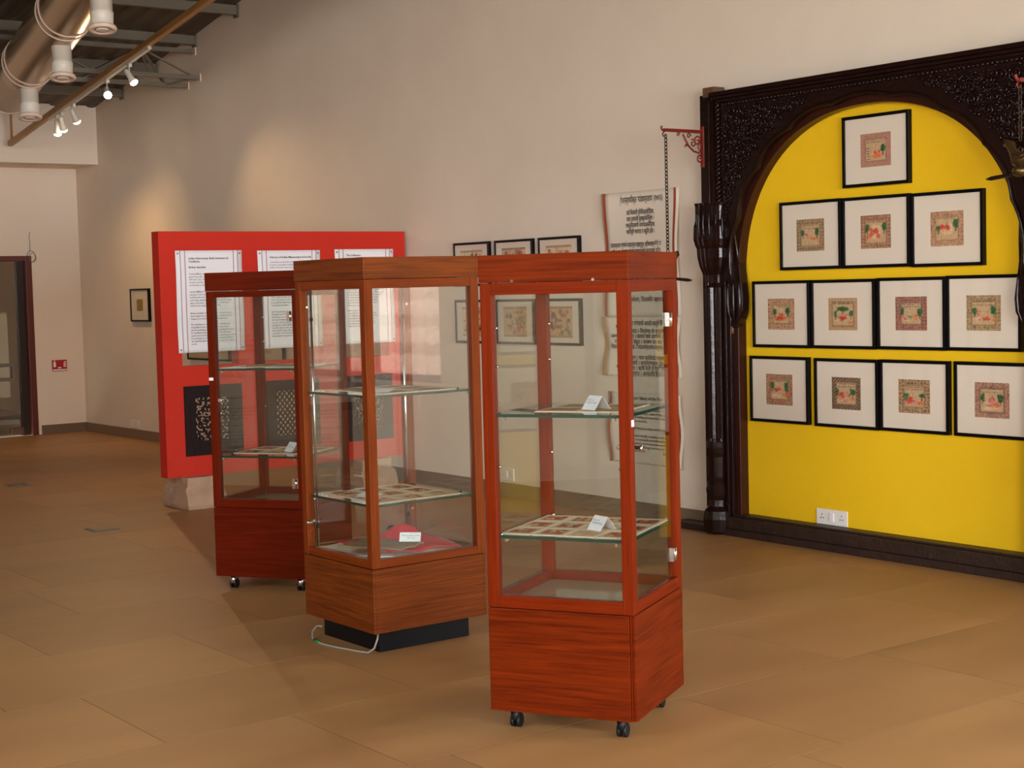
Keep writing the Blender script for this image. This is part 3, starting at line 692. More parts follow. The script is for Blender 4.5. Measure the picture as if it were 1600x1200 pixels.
T1 = "Varaha Mihira, born in Avanti was one of the 12\ngems from the Court of Vikramaditya (born in\n505 and C.E.). He authored several texts and\ninterpreted the existing knowledge on astronomy,\nits bearing on the lives of the people."
T1b = "Varaha Mihira's best known work is on the\nplanets in the universe. He wrote of natal charts,\nwell known text on horary and marriage and its\nastrology, planetary movements and the many\nsigns, portents, omens, rainfall, clouds and\nmuch more related to human life."
T1c = "Brihat Samhita, the great text of many Prophecies.\nAstrology in verse form was considered by later\nchapters as Varaha's finest achievement."
T1d = "The Samhita are sung by groups of traditional\nstorytellers from villages and are presented\nand the painting is shown for many legends, but also\nfor spelling herbal cures. Many such additional\nunder this and also a part of the wandering traditions\nfrom Bengal are known for the painted scrolls of\nthe Samhita illustrating one story each on a single\nscroll."
poster_on_panel(-2.103, -1.545, 1.188, 1.966, 'white text poster with two-line heading, leftmost on the red panel', [
    ("Indian Astronomy: Early Literature &\nTraditions", .0205, .050, M['ink'], .335, .0005), ("Brihat Samhita", .0205, .118, M['ink'], .14, .0005),
    (T1, .0182, .170, M['ink2'], .385, .0002), (T1b, .0182, .306, M['ink2'], .375, .0002), (T1c, .0182, .470, M['ink2'], .385, .0002), (T1d, .0182, .556, M['ink2'], .385, .0002)], 1)
T2 = "Sometime around the 12th century, scrolls\nbecame a popular medium in the north of\nIndia. However, the most common form was"
T2b = "The early bards of the Mughal court\nwere known as Sufi singers, and were\nbeautifully illustrated for kings and the\nroyal genealogies."
T2c = "Scroll painting in the village was a large\nBengal and Orissa tradition. The scroll\npainting is an early form of storytelling\nabout traditional life and legends, and its\nscenes can be quite long and detailed,\nalongside with different kinds of\nscrolls about the harvest, the gods\nand mythology. There are also many with\nverticals of a border pattern, made on a\nhandmade rag paper."
poster_on_panel(-1.41, -.848, 1.19, 1.962, 'white text poster with one-line heading, middle of the red panel', [
    ("History of Indian Manuscripts & Scrolls", .0205, .044, M['ink'], .37, .0005), (T2, .0182, .083, M['ink2'], .36, .0002), (T2b, .0182, .36, M['ink2'], .34, .0002), (T2c, .0182, .475, M['ink2'], .37, .0002)], 2)
T3 = "This collection of painted manuscript pages\nand scrolls comes from many regions. The\npages are hand written in ink with colour\nfrom minerals and plants, kept together\nin cloth. Each of these was used by\nreaders and singers in their village,\nand the pictures carry the story so\nthat it can be followed by all.\n\nMany pages are now seen\ntogether for the first time. They\nare shown in order of the verses,\nwith labels that give the place,\nand the subject where known,\nso that readers may follow the\ntales from start to end."
poster_on_panel(-.71, -.152, 1.195, 1.967, 'white text poster headed The Collection, rightmost on the red panel', [
    ("The Collection", .0205, .040, M['ink'], .135, .0005), (T3, .0182, .30, M['ink2'], .36, .0002)], 3)

def wall_poster(x0, x1, z0, z1, label, texts, seed, stripes=((.035, .03), (.95, .03))):
    cx = (x0+x1)/2; W, H = x1-x0, z1-z0
    e = empty('text_poster', (cx, 0, z1), 0, label, 'poster', 'cream text posters on the long wall')
    vs, fs = wavy_paper(W, H, None, .028, e, 'y', lift=.004, seed=seed)
    o = MB().add([(x, -d, z) for x, z, d in vs], fs, smooth=True).build('sheet', M['paper2'], e); o.modifiers.new('s', 'SOLIDIFY').thickness = .0006
    g_ = np.random.RandomState(seed); ph = g_.uniform(0, 6, 4)
    for k, (u, wd) in enumerate(stripes):
        sv_ = []
        for j in range(25):
            v = j/24
            for uu in (u-wd/2, u+wd/2):
                en = abs(uu-.5)*2; d = .004+.028*(.15+.85*en**3)*(.5+.5*math.sin(v*7+ph[0]+(3 if uu > .5 else 0)))+.0035
                sv_.append(((uu-.5)*W, -d, v*H-H))
        MB().add(sv_, [(2*j, 2*j+1, 2*j+3, 2*j+2) for j in range(24)]).build('border_stripe', M['stripe2' if (k or seed == 13) else 'stripe3' if seed == 12 else 'stripe2'], e)
    for body, size, z, x, al, m_, wd, bold, sp in texts:
        text(body, size, e, (x, -.012, -z), (R(90), 0, 0), m_, 'lettering', align=al, width=wd, bold=bold, spacing=sp)
D = deva
wall_poster(9.86, 10.63, 1.40, 2.262, 'cream poster with centred Devanagari heading and verse, topmost of three on the wall', [
    (D("श्रीधरस्वामीकृत 'पांडवप्रताप' (१७१२)"), .058, .030, 0, 'CENTER', M['ink'], .46, .0006, 1),
    (D("यातें मिळाली मुनिचित्तकीर्तिश,\nमाता इनमाली सुधासुरकीर्तिश ।\nभक्तुचिंतामणी चरणपाळकीर्तिश,\nभरतीपुरी भजणार व बहुजि होत ।"), .043, .125, 0, 'CENTER', M['ink'], .30, .0006, 1.02),
    (D("पांडवप्रताप ग्रंथाचे माहात्म्य महाद्भुत. श्रीधरस्वामीनी पांडवप्रताप हा\nशके १७१२ ओव्यात संपूर्ण महाभारताचे महत्त्वाचे चरित्रग्रंथी कथी.\nसर्व जनांते, 'भारताचे सार पांडवांचे सर्व कथाते, श्रवणे सर्व पापहारी'\nमग भक्ति होते. श्रीकृष्णाच्या चरणकीर्तिमाजी सद्गुण भाव होतो.\nआणि महाभारताचे सार ऐसे अपार ग्रंथ भक्ति होतात.'"), .044, .345, .0, 'CENTER', M['ink'], .64, .0006, 1.05),
    (D("ग्रंथ तेथील सर्व भावे श्रवण, पारायण आणि,\nचिंतन सर्व भाविक...\n\nसंत साहित्य संमेलन, चिंतामणि महाराज आणि\nभक्ति भावना..."), .044, .585, -.29, 'LEFT', M['ink'], .60, .0006, 1.05)], 11)
wall_poster(9.835, 10.625, .985, 1.397, 'cream poster with a Devanagari couplet list, middle of three on the wall', [
    (D("ॐकार प्रधान रूप गणेशाची आरती माधुरी लिहिली"), .046, .022, 0, 'CENTER', M['ink'], .56, .0006, 1),
    (D("नमन तूज शारदा । विद्येचा तो वरदान ।\nजाणा तूज जगदंबा । कमल जसे वाणीचे । भक्ती\nपाय धरी सर्वी बहुत । ज्ञान घर भावार्थी\nवैसला कान्हा आई । पांडवप्रताप वर्णन । कथा\n\nकृष्णाय नमन । नाम प्रतिपदे राहत ।\nपाहत सर्व धरी माये । ब्रह्माणपूर्ण रूप ते । जे\nमुनि वर गुण । ऋषि मनी व गुण रूप\nआवाज भक्ती काव्यात । आनंदाचि होऊन जो सर्व"), .040, .078, 0, 'CENTER', M['ink'], .68, .0006, .92)], 12)
wall_poster(9.86, 10.635, .375, .872, 'cream poster of English paragraphs, lowest of three on the wall', [
    ("Recitation “Glory of the Pandavas”", .032, .022, .03, 'CENTER', M['ink'], .48, .0008, 1),
    ("Some pages on view come from one volume. It is also known\nthat many readers made a study centre of the same form of\nmanuscripts, some of rolling and assembly is used with\nmost clear idea of the ancestry.\n\nEach panel is part of Narmada valley storytelling.\n\nThe artists also worked visually including masks. Pottery is\nwith sand and clay, it is primarily prescribing themselves\nStates of history, painters and forward Research. Due to\nsome series of local Paper, Energy and memory.\nPlus of the handmade sheets.", .0255, .105, -.31, 'LEFT', M['ink'], .66, .0004, 1.02)], 13)

# ------------------------------------------------------------------ carved wooden arch
AX = 12.285
ar = empty('carved_arch', (AX, 0, 0), 0, 'tall dark carved wooden arch with pillars framing the yellow wall', 'arch')
def arc(a, b_, zc, n=64, p=2.2, z_end=None):
    pts = []
    for i in range(n+1):
        t = PI*i/n; c_, s_2 = math.cos(t), math.sin(t)
        pts.append((-a*abs(c_)**(2/p)*(1 if c_ > 0 else -1), zc + b_*abs(s_2)**(2/p)))
    if z_end is not None: pts = [(-a, z_end)] + pts + [(a, z_end)]
    return pts
MB().box(AX-1.1, AX+1.1, -.004, -.0005, .12, 2.7).build('wall_back_painted_panel', M['yellow'], kind='structure')
ZC = 1.63
inner = arc(1.045, 1.0, ZC, z_end=1.42); outer = arc(1.17, 1.13, ZC, z_end=1.42)
MB().band(inner, outer, -.075, -.004).build('inner_arch', M['darkred'], ar, bevel=.003)
# scalloped front arch moulding
def scallop(a, b_, n=72, k=9):
    pts = []
    for i in range(n+1):
        t = PI*i/n; c_, s_2 = math.cos(t), math.sin(t); sc_ = .022*abs(math.sin(t*k)) 
        rr = 1 - 0 + 0; x = -(a+sc_)*abs(c_)**(2/2.2)*(1 if c_ > 0 else -1); z = ZC+(b_+sc_)*abs(s_2)**(2/2.2)
        pts.append((x, z))
    return pts
sI = scallop(1.055, 1.025); n_ = len(sI)
XO, ZT = 1.14, 2.76
def outer_pt(x, z):
    # push outward to the rectangle of the spandrel
    dx, dz = x, z-ZC
    kx = XO/max(abs(dx), 1e-6); kz = (ZT-ZC)/max(dz, 1e-6); k = min(kx, kz)
    return (dx*k, ZC+dz*k)
sO = [outer_pt(x, z) for x, z in sI]
MB().band(sI, sO, -.115, -.06).build('spandrel', M['dark'], ar, bevel=.003)
rim = MB(); rim.tube([(x*1.012, -.118, ZC+(z-ZC)*1.012) for x, z in sI], .011, 8); rim.tube([(x*1.05, -.118, ZC+(z-ZC)*1.05) for x, z in arc(1.14, 1.10, ZC)], .007, 6)
rim.build('scallop_moulding', M['dark'], ar)
# carved scrolls on the spandrel
cv = MB(); pts = []; tries = 0
while len(pts) < 620 and tries < 30000:
    tries += 1; x = rnd.uniform(-1.12, 1.12); z = rnd.uniform(1.66, 2.70)
    ro = (abs(x)/1.155)**2.2 + (max(0, z-ZC)/1.12)**2.2
    rr = rnd.choice((.028, .036, .045)) if tries < 9000 else rnd.choice((.014, .018, .023))
    if ro < .985 + rr*1.9 or abs(x) > 1.13-rr or z > 2.735-rr: continue
    if any((x-a)**2+(z-b_)**2 < ((rr+c_)*.9)**2 for a, b_, c_ in pts): continue
    pts.append((x, z, rr))
for x, z, rr in pts:
    t0 = rnd.uniform(0, 6.28); sg = rnd.choice((-1, 1)); tp = []; rl = []
    for i in range(15):
        u = i/14; a = t0+sg*u*4.6*PI*.75; q = rr*(1-.85*u); tp.append((x+q*math.cos(a), -.117-.010*u, z+q*math.sin(a))); rl.append(min(.0075, rr*.24)-.002*u)
    cv.tube(tp, rl, 5, smooth=True)
    for k in range(3):
        a = t0+k*2.1+.5; c0 = (x+rr*1.08*math.cos(a), -.117, z+rr*1.08*math.sin(a)); c1 = (x+rr*1.5*math.cos(a+.5), -.119, z+rr*1.5*math.sin(a+.5))
        cv.tube([c0, ((c0[0]+c1[0])/2, -.124, (c0[2]+c1[2])/2), c1], [.003, .010, .002], 5)
o = cv.build('carved_scrolls', M['dark'], ar); o['kind'] = 'stuff'
# flower bead course below the cornice
bd = MB()
for i in range(76):
    x = -1.12+i*.03; bd.lathe([(.002, 0), (.011, .002), (.012, .006), (.004, .011)], 8, smooth=True)
    k = 4*8
    for j in range(len(bd.v)-k, len(bd.v)):
        vx, vy, vz = bd.v[j]; bd.v[j] = (x+vx, -.115-vz, 2.742+vy)
o = bd.build('bead_course', M['dark'], ar); o['kind'] = 'stuff'
# cornice
c_ = MB(); c_.box(-1.17, 1.17, -.13, -.001, 2.757, 2.775); c_.box(-1.19, 1.19, -.15, -.001, 2.775, 2.795); c_.box(-1.2, 1.2, -.165, -.001, 2.795, 2.822)
c_.build('cornice', M['dark'], ar, bevel=.004)
sl = MB(); sl.box(-1.62, 1.62, -.14, -.001, 0, .045); sl.box(-1.2, 1.2, -.125, -.001, .045, .12); sl.box(-1.15, 1.15, -.1, -.001, .12, .135)
sl.build('sill', M['sill'], ar, bevel=.005)
def side(s):
    """s=-1 left pillar, s=1 right pillar"""
    X = lambda v: s*v
    def bx(mb_, a, b_, y0, y1, z0, z1):
        a, b_ = sorted((s*a, s*b_)); mb_.box(a, b_, y0, y1, z0, z1)
    q = MB(); bx(q, 1.255, 1.345, -.10, -.001, .045, 2.82); q.build('back_post', M['dark'], ar, bevel=.004)
    q = MB(); bx(q, 1.185, 1.285, -.13, -.03, 2.80, 2.862); q.build('post_end', M['rawwood'], ar, bevel=.003)
    cx = X(1.225); cy = -.095
    MB().lathe([(.04, 2.11), (.04, 2.12), (.036, 2.13), (.036, 2.80)], 20, (cx, cy)).build('upper_shaft', M['dark'], ar)
    # rope moulding beside the shaft
    rp_ = MB()
    tp = [(X(1.162)+.010*math.cos(i*1.05), -.118+.010*math.sin(i*1.05), 2.12+i*.0095) for i in range(68)]
    rp_.tube(tp, .009, 6); tp = [(X(1.162)+.010*math.cos(i*1.05+PI), -.118+.010*math.sin(i*1.05+PI), 2.12+i*.0095) for i in range(68)]; rp_.tube(tp, .009, 6)
    rp_.build('rope_moulding', M['dark'], ar)
    q = MB(); bx(q, 1.135, 1.26, -.108, -.001, 1.6, 2.80); q.build('pillar_board', M['dark'], ar, bevel=.003)
    # capital, swelling then tapering
    q = MB(); ring = 32; prof = [(.135, .105, 2.13), (.128, .10, 2.11), (.13, .10, 2.02), (.138, .112, 1.98), (.14, .116, 1.90), (.128, .108, 1.86), (.118, .10, 1.84), (.116, .095, 1.78), (.10, .085, 1.72), (.075, .07, 1.67), (.07, .068, 1.62), (.078, .074, 1.605), (.07, .068, 1.59)]
    vs = []
    for a, b_, z in prof:
        for k in range(ring):
            t = 2*PI*k/ring; mm = max(abs(math.cos(t)), abs(math.sin(t)))**.6; fl_ = 1-.05*(k % 2)
            vs.append((cx+s*.005+a*math.cos(t)/mm*.86*fl_, cy+.0+b_*.9*math.sin(t)/mm*fl_, z))
    q.add(vs, [(i*ring+k, i*ring+(k+1) % ring, (i+1)*ring+(k+1) % ring, (i+1)*ring+k) for i in range(len(prof)-1) for k in range(ring)]+[tuple(range(ring)), tuple(reversed(range((len(prof)-1)*ring, len(prof)*ring)))])
    q.build('capital', M['dark'], ar, bevel=0)
    cf = MB()
    for i in range(9):
        t = PI + PI*i/8; bx_, by_ = cx+.112*math.cos(t), cy+.098*math.sin(t)
        cf.tube([(bx_, by_, 2.115), (bx_*1+.004*math.cos(t), by_-.006, 2.05), (bx_+.01*math.cos(t), by_-.012, 1.99), (bx_+.008*math.cos(t), by_-.01, 1.93), (bx_*.999, by_, 1.87)], [.002, .006, .007, .006, .002], 6)
    o_ = cf.build('capital_leaves', M['dark'], ar); o_['kind'] = 'stuff'
    MB().lathe([(.072, .60), (.066, .62), (.064, 1.2), (.068, 1.59)], 48, (cx+s*.008, cy), flute=12, fd=.16, smooth=False).build('fluted_shaft', M['dark'], ar)
    MB().lathe([(.085, 0), (.105, .02), (.11, .10), (.10, .15), (.07, .18), (.066, .22), (.082, .25), (.088, .29), (.075, .33), (.066, .35), (.07, .37), (.072, .50), (.08, .53), (.084, .56), (.075, .60)], 16, (cx+s*.01, cy+.0), flute=8, fd=.06, smooth=False).build('pillar_base', M['dark'], ar, bevel=.002)
    # inner jamb below the arch
    q = MB(); bx(q, 1.055, 1.10, -.075, -.001, .12, 1.5); q.build('inner_jamb', M['darkred'], ar, bevel=.004)
    q = MB(); bx(q, 1.10, 1.17, -.10, -.001, .12, 1.6); bx(q, 1.125, 1.145, -.115, -.1, .12, 1.6); q.build('outer_jamb', M['dark'], ar, bevel=.003)
    # hanging corbel that ends the arch
    q = MB(); poly = [(1.10, 1.74), (1.0, 1.74), (.985, 1.62), (.975, 1.52), (.978, 1.44), (.995, 1.39), (1.02, 1.36), (1.025, 1.33), (1.07, 1.33), (1.08, 1.36), (1.10, 1.40)]
    q.prism([(s*(u+.03), v) for u, v in poly], -.088, -.02); q.build('corbel', M['dark'], ar, bevel=.006)
    cb = MB()
    for k, ux in enumerate((1.025, 1.075, 1.12)):
        mv = .018*(1-k)
        cb.tube([(s*ux, -.086, 1.66), (s*ux, -.092, 1.60), (s*(ux-mv*.3), -.096, 1.50), (s*ux, -.095, 1.43), (s*(ux+mv), -.092, 1.385), (s*(ux+mv*1.4), -.088, 1.355)], [.002, .008, .013, .012, .007, .002], 8)
    for u0, u1 in ((1.035, 1.075), (1.10, 1.115)):
        cb.tube([(s*u0, -.086, 1.70), (s*(u0+.002), -.09, 1.80), (s*(u0+.012), -.10, 1.92), (s*u1, -.112, 2.02)], [.007, .009, .008, .002], 8)
    cb.build('corbel_petals', M['dark'], ar)
    MB().cyl((s*1.105, -.08, 1.295), (s*1.105, -.08, 1.34), .015, 8).build('corbel_bud', M['rawwood'], ar)
side(-1); side(1)

# bracket with chain and brass bird lamp
def ring_pts(c, r, plane, n=10, sq=1.0):
    out = []
    for k in range(n):
        t = 2*PI*k/n
        if plane == 'xz': out.append((c[0]+r*math.cos(t), c[1], c[2]+r*sq*math.sin(t)))
        else: out.append((c[0], c[1]+r*math.cos(t), c[2]+r*sq*math.sin(t)))
    return out
def bracket(x, label):
    e = empty('wall_bracket', (x, -.135, 2.36), 0, label, 'bracket', 'scrolled iron brackets on the arch pillars')
    a = MB(); a.box(-.012, .012, -.33, 0, .215, .235); a.tube([(0, -.33, .225), (0, -.345, .225), (0, -.352, .235), (0, -.352, .25)], .008, 8); a.build('arm', M['iron'], e, bevel=.002)
    MB().box(-.015, .015, -.008, .003, 0, .26).build('back_plate', M['iron'], e, bevel=.002)
    def sp(cy, cz, r, t0, turns, sg=1): return [(0, cy+r*(1-.8*i/18)*math.cos(t0+sg*turns*2*PI*i/18), cz+r*(1-.8*i/18)*math.sin(t0+sg*turns*2*PI*i/18)) for i in range(19)]
    s1 = MB(); s1.tube([(0, -.17, .205), (0, -.15, .17), (0, -.12, .13), (0, -.08, .10), (0, -.03, .09)], .006, 8); s1.tube([(0, -.12, .13), (0, -.145, .14), (0, -.155, .125)], .006, 6)
    s1.tube(sp(-.045, .165, .035, 0, 1.3), .005, 6); s1.tube(sp(-.085, .15, .026, 2, 1.2, -1), .005, 6); s1.tube(sp(-.025, .05, .028, 1, 1.2), .006, 6); s1.tube(sp(-.12, .195, .018, 0, 1.1), .004, 6)
    s1.tube(sp(-.21, .2, .014, 0, 1), .004, 6); s1.tube([(0, -.012, .09), (0, -.04, .12), (0, -.01, .2)], .005, 6)
    s1.build('scrollwork', M['iron'], e)
    h_ = MB(); h_.tube([(0, -.33, .215), (0, -.345, .20), (0, -.335, .185), (0, -.32, .19)], .005, 8); h_.build('hook', M['iron'], e)
    return e
bracket(10.998, 'rust-red scrolled iron bracket on the left pillar of the arch')
bracket(13.58, 'rust-red scrolled iron bracket at the right edge above the brass bird')
def hang_lamp(x, y, ztop, zbird, rz, label, clabel):
    c0 = empty('chain', (x, y, zbird+.12), 0, clabel, 'chain', 'chains hanging from the brackets')
    L = ztop-(zbird+.12); n = int(L/.0225)
    me = [None, None]
    for k in range(2):
        q = MB(); q.tube(ring_pts((0, 0, 0), .010, 'xz' if k else 'yz', 8, 1.6), .0032, 5, closed=True); me[k] = q.mesh('link', M['chain'])
    for i in range(n+1):
        o = bpy.data.objects.new('link', me[i % 2]); COL.objects.link(o); o.parent = c0; o.location = (0, 0, L*i/n)
    e = empty('bird_lamp', (x, y, zbird-.12), rz, label, 'hanging lamp', 'brass bird lamps hanging on chains')
    z = .12
    q = MB(); q.tube([(-.085, 0, z+.085), (-.075, 0, z+.098), (-.055, 0, z+.09), (-.04, 0, z+.055), (-.015, 0, z+.02), (.03, 0, z+.01), (.08, 0, z+.03), (.14, 0, z+.055)], [.008, .022, .024, .022, .042, .046, .028, .006], 14); q.build('bird_body', M['brass'], e)
    q = MB(); q.tube([(-.10, 0, z+.092), (-.085, 0, z+.094)], [.002, .008], 8); q.build('beak', M['brass'], e)
    for s in (-1, 1):
        MB().tube([(-.02, s*.036, z+.03), (.03, s*.046, z+.03), (.10, s*.03, z+.05)], [.008, .02, .003], 8, flat=.5).build('wing', M['brass'], e)
    MB().lathe([(.02, -.07+z), (.036, -.06+z), (.042, -.04+z), (.035, -.025+z), (.012, -.015+z), (.012, z)], 20, (.0, 0)).build('oil_cup', M['brass'], e)
    MB().tube([(0, 0, z-.05), (-.06, 0, z-.058), (-.17, 0, z-.068), (-.20, 0, z-.07)], [.012, .010, .011, .004], 8).build('spout', plain('dark_brass', rgb(48, 34, 24), .4, .6), e)
    MB().tube(ring_pts((.0, 0, z+.062), .012, 'xz', 10), .003, 6, closed=True).build('top_ring', M['brass'], e)
hang_lamp(10.998, -.453, 2.545, 1.71, R(-90), 'brass bird lamp half hidden behind the nearest cabinet top', 'thin dark chain hanging from the left bracket')
hang_lamp(13.58, -.453, 2.545, 2.18, R(180+180), 'brass bird-shaped oil lamp at the right edge before the carved arch', 'short brass chain hanging above the bird at the right edge')

# ------------------------------------------------------------------ switch plates, sign, wire, floor plates
def switchplate(x, z, W, H, label, gangs=3):
    e = empty('switch_plate', (x, 0, z), 0, label, 'socket', None)
    MB().box(-W/2, W/2, -.010, -.0045 if x > 11 else -.0005, -H/2, H/2).build('cover', M['plate'], e, bevel=.003)
    for k in range(gangs):
        u = (k-(gangs-1)/2)*W/gangs*.95
        if k == 1: MB().box(u-.018, u+.018, -.016, -.010, -.026, .026).build('rocker', M['plate'], e, bevel=.002)
        else:
            for a, b_ in ((0, .014), (-.01, -.008), (.01, -.008)):
                MB().cyl((u+a, -.0101, b_), (u+a, -.0112, b_), .0038, 10).build('socket_hole', M['ink'], e)
    return e
switchplate(11.93, .183, .245, .095, 'white socket and switch plate low on the yellow wall')
switchplate(1.49, .17, .24, .085, 'white socket plate low on the wall left of the red panel', 1)
switchplate(8.62, .175, .19, .095, 'white socket plate on the cream wall seen through the nearest cabinet', 3)
se = empty('safety_sign', (0.002, -.31, .75), R(90), 'small red safety sign with white symbols on the far wall', 'sign')
MB().box(-.092, .092, -.006, 0, .0, .135).build('sign_board', M['sign'], se, bevel=.001)
q = MB(); q.box(-.075, -.045, -.0075, -.006, .05, .11); q.tube([(-.06, -.007, .122), (-.06, -.0078, .122)], .008, 8); q.box(.05, .08, -.0075, -.006, .05, .065); q.box(.05, .08, -.0075, -.006, .075, .09); q.box(.055, .08, -.0075, -.006, .1, .115); q.box(-.02, .02, -.0075, -.006, .035, .048)
q.build('symbols', M['card'], se); MB().box(-.085, .085, -.0072, -.006, .008, .022).build('caption_band', M['card'], se)
wv = MB(); wv.tube([(.01, -.60, 2.42), (.012, -.615, 2.36), (.012, -.605, 2.29), (.012, -.61, 2.2)], .003, 6)
wv.tube(ring_pts((.015, -.60, 2.13), .05, 'yz', 16, 1.4), .0035, 6, closed=True); wv.tube(ring_pts((.02, -.585, 2.12), .042, 'yz', 16, 1.3), .003, 6, closed=True)
tagp(wv.build('wire_loop', M['wire']), 'thin grey wire coiled in a loop at the door frame corner', 'wire')
for (x, y, lb) in ((4.82, -2.52, 'flat metal floor socket cover farther from the red panel'), (7.84, -2.98, 'flat metal floor socket cover near the red panel')):
    e = empty('floor_box', (x, y, 0), 0, lb, 'floor socket', 'metal covers set in the floor')
    MB().box(-.10, .10, -.09, .09, 0, .006).build('rim', M['steel'], e, bevel=.002); MB().box(-.085, .085, -.075, .075, .006, .009).build('lid', plain('lid_metal', rgb(120, 100, 70), .35, .4), e, bevel=.001)

# ------------------------------------------------------------------ display cabinets
def cabinet(k, name, cx, cy, rz, W, zt, zf, zb, z0, gz0, gz1, shelves, label, base, door_side, knobz):
    P, V, Rl = cabinet_woods(k); e = empty(name, (cx, cy, 0), rz, label, 'display cabinet', 'glass display cabinets in the hall')
    h = W/2; t = .043
    # cupboard base
    MB().box(-h+.014, h-.014, -h+.014, h-.014, z0, zb-.002).build('base_box', V, e)
    def face(fn, a, b_, z1, z2, o_, d_, mat_, nm, bev=.002):
        q = MB()
        if fn == 0: q.box(a, b_, -h+o_, -h+o_+d_, z1, z2)
        if fn == 1: q.box(h-o_-d_, h-o_, a, b_, z1, z2)
        if fn == 2: q.box(a, b_, h-o_-d_, h-o_, z1, z2)
        if fn == 3: q.box(-h+o_, -h+o_+d_, a, b_, z1, z2)
        return q.build(nm, mat_, e, bevel=bev)
    gap = .02 if k == 1 else .001
    face(0, -h, h-gap, z0, zb-.003, 0, .014, P, 'base_panel'); face(2, -h, h, z0, zb-.003, 0, .014, P, 'base_panel')
    face(1, -h+.0142, h-.0142, z0, zb-.003, 0, .014, P, 'base_panel'); face(3, -h+.0142, h-.0142, z0, zb-.003, 0, .014, P, 'base_panel')
    if k == 1: face(0, h-.0175, h-.0142, z0+.004, zb-.003, .004, .01, V, 'edge_strip', 0)
    # posts and rails
    for sx in (-1, 1):
        for sy in (-1, 1):
            a, b_ = sorted((sx*h, sx*(h-t))); c, d = sorted((sy*h, sy*(h-t)))
            MB().box(a, b_, c, d, zb, zf).build('post', V, e, bevel=.002)
    for fn in range(4):
        face(fn, -h+t+.0005, h-t-.0005, zb, gz0, .001, .036, Rl, 'bottom_rail'); face(fn, -h+t+.0005, h-t-.0005, gz1, zf, .001, .036, Rl, 'top_rail')
    # fascia and top
    for fn in (0, 2): face(fn, -h-.003, h+.003, zf+.002, zt, -.003, .018, P, 'fascia')
    for fn in (1, 3): face(fn, -h+.0152, h-.0152, zf+.002, zt, -.003, .018, P, 'fascia')
    MB().box(-h+.0155, h-.0155, -h+.0155, h-.0155, zt-.02, zt-.004).build('top_board', P, e)
    MB().box(-h+.0155, h-.0155, -h+.0155, h-.0155, zf+.002, zf+.012).build('ceiling_board', Rl, e)
    # floor of the glazed part
    MB().box(-h+t-.006, h-t+.006, -h+t-.006, h-t+.006, zb-.001, zb+.006).build('floor_board', M['cab_back'], e)
    # glazing
    for fn in range(4):
        nm = 'glass_door' if fn == door_side else 'pane'
        g_ = face(fn, -h+t-.004, h-t+.004, gz0-.004+.005, gz1+.004-.005, .014, .005, M['glass'], nm, 0)
        if fn == door_side:
            def put(mb_, nm_, mm, u, z):   # a fitting on the outside of that side
                o_ = mb_.build(nm_, mm, g_)
                if fn == 0: o_.location = (u, -h+.012, z)
                else: o_.location = (h-.012, u, z); o_.rotation_euler = (0, 0, R(90))
                return o_
            ku = (h-t-.03)*(1 if k != 2 else -1)*(-1 if (k == 3 or k == 1) else 1)
            put(MB().tube([(0, .0, 0), (0, -.012, 0), (0, -.018, 0), (0, -.028, 0), (0, -.032, 0)], [.011, .008, .008, .013, .010], 14), 'knob', M['chrome'], ku, knobz)
            if k != 2:
                for hz_ in ((gz0+.09, gz1-.11)):
                    hg = MB(); hg.box(-.022, .0, -.006, .012, -.026, .026); hg.box(.002, .018, -.004, .010, -.026, .026); hg.cyl((.001, -.006, -.026), (.001, -.006, .026), .005, 8)
                    put(hg, 'hinge', M['chrome'], h-t-.016, hz_)
    # shelves on chrome pins
    for z in shelves:
        s_ = MB(); s_.box(-h+.025, h-.025, -h+.025, h-.025, z-.0115, z, mis=[0, 0, 1, 1, 1, 1]); so = s_.build('glass_shelf', [M['shelfglass'], M['edge']], e)
        for sx in (-1, 1):
            for sy in (-1, 1):
                MB().cyl((sx*(h-.07), sy*(h-.038), z-.018), (sx*(h-.07), sy*(h-.022), z-.018), .006, 8).build('shelf_pin', M['chrome'], so)
    # unused pin sockets on the posts
    for z in ((gz0+.22, gz0+.47, gz1-.12, gz1-.26) if k != 2 else (gz1-.08, gz0+.12)):
        for sx in (-1, 1):
            MB().cyl((sx*(h-t+.001), h-.03, z), (sx*(h-t-.012), h-.03, z), .006, 8).build('pin_socket', M['chrome'], e)
            MB().cyl((sx*(h-t+.001), -h+.03, z), (sx*(h-t-.012), -h+.03, z), .005, 8).build('pin_socket', M['chrome'], e)
    # base support
    if base == 'casters':
        for sx in (-1, 1):
            for sy in (-1, 1):
                cst = MB().box(-.03, .03, -.03, .03, z0-.006, z0).cyl((0, 0, z0-.025), (0, 0, z0-.004), .012, 10).build('caster', M['chrome'] if k == 3 else M['rubber'], e, loc=(sx*(h-.075), sy*(h-.075), 0))
                wh = MB()
                for dx in (-.019, .005): wh.tube([(dx, -.008, .0265), (dx+.002, -.008, .0265), (dx+.012, -.008, .0265), (dx+.014, -.008, .0265)], [.022, .026, .026, .022], 20)
                wh.build('wheel', M['rubber'], cst, rot=(0, 0, 0))
                MB().tube([(0, .012, z0-.012), (0, -.02, z0-.018), (0, -.03, .03)], [.018, .02, .012], 10).build('fork', M['chrome'] if k == 3 else M['rubber'], cst)
    else:
        i_ = .062; MB().box(-h+i_, h-i_, -h+i_, h-i_, 0, z0).build('plinth', M['blackp'], e, bevel=.002)
    return e
W1, W2, W3 = .5664, .6173, .5655
def centre(ox, oy, a, wd):
    U = (math.cos(a), math.sin(a)); V = (-U[1], U[0]); return ox+(U[0]+V[0])*wd/2, oy+(U[1]+V[1])*wd/2
a1, a2, a3 = R(119.641), R(90.159), R(123.803)
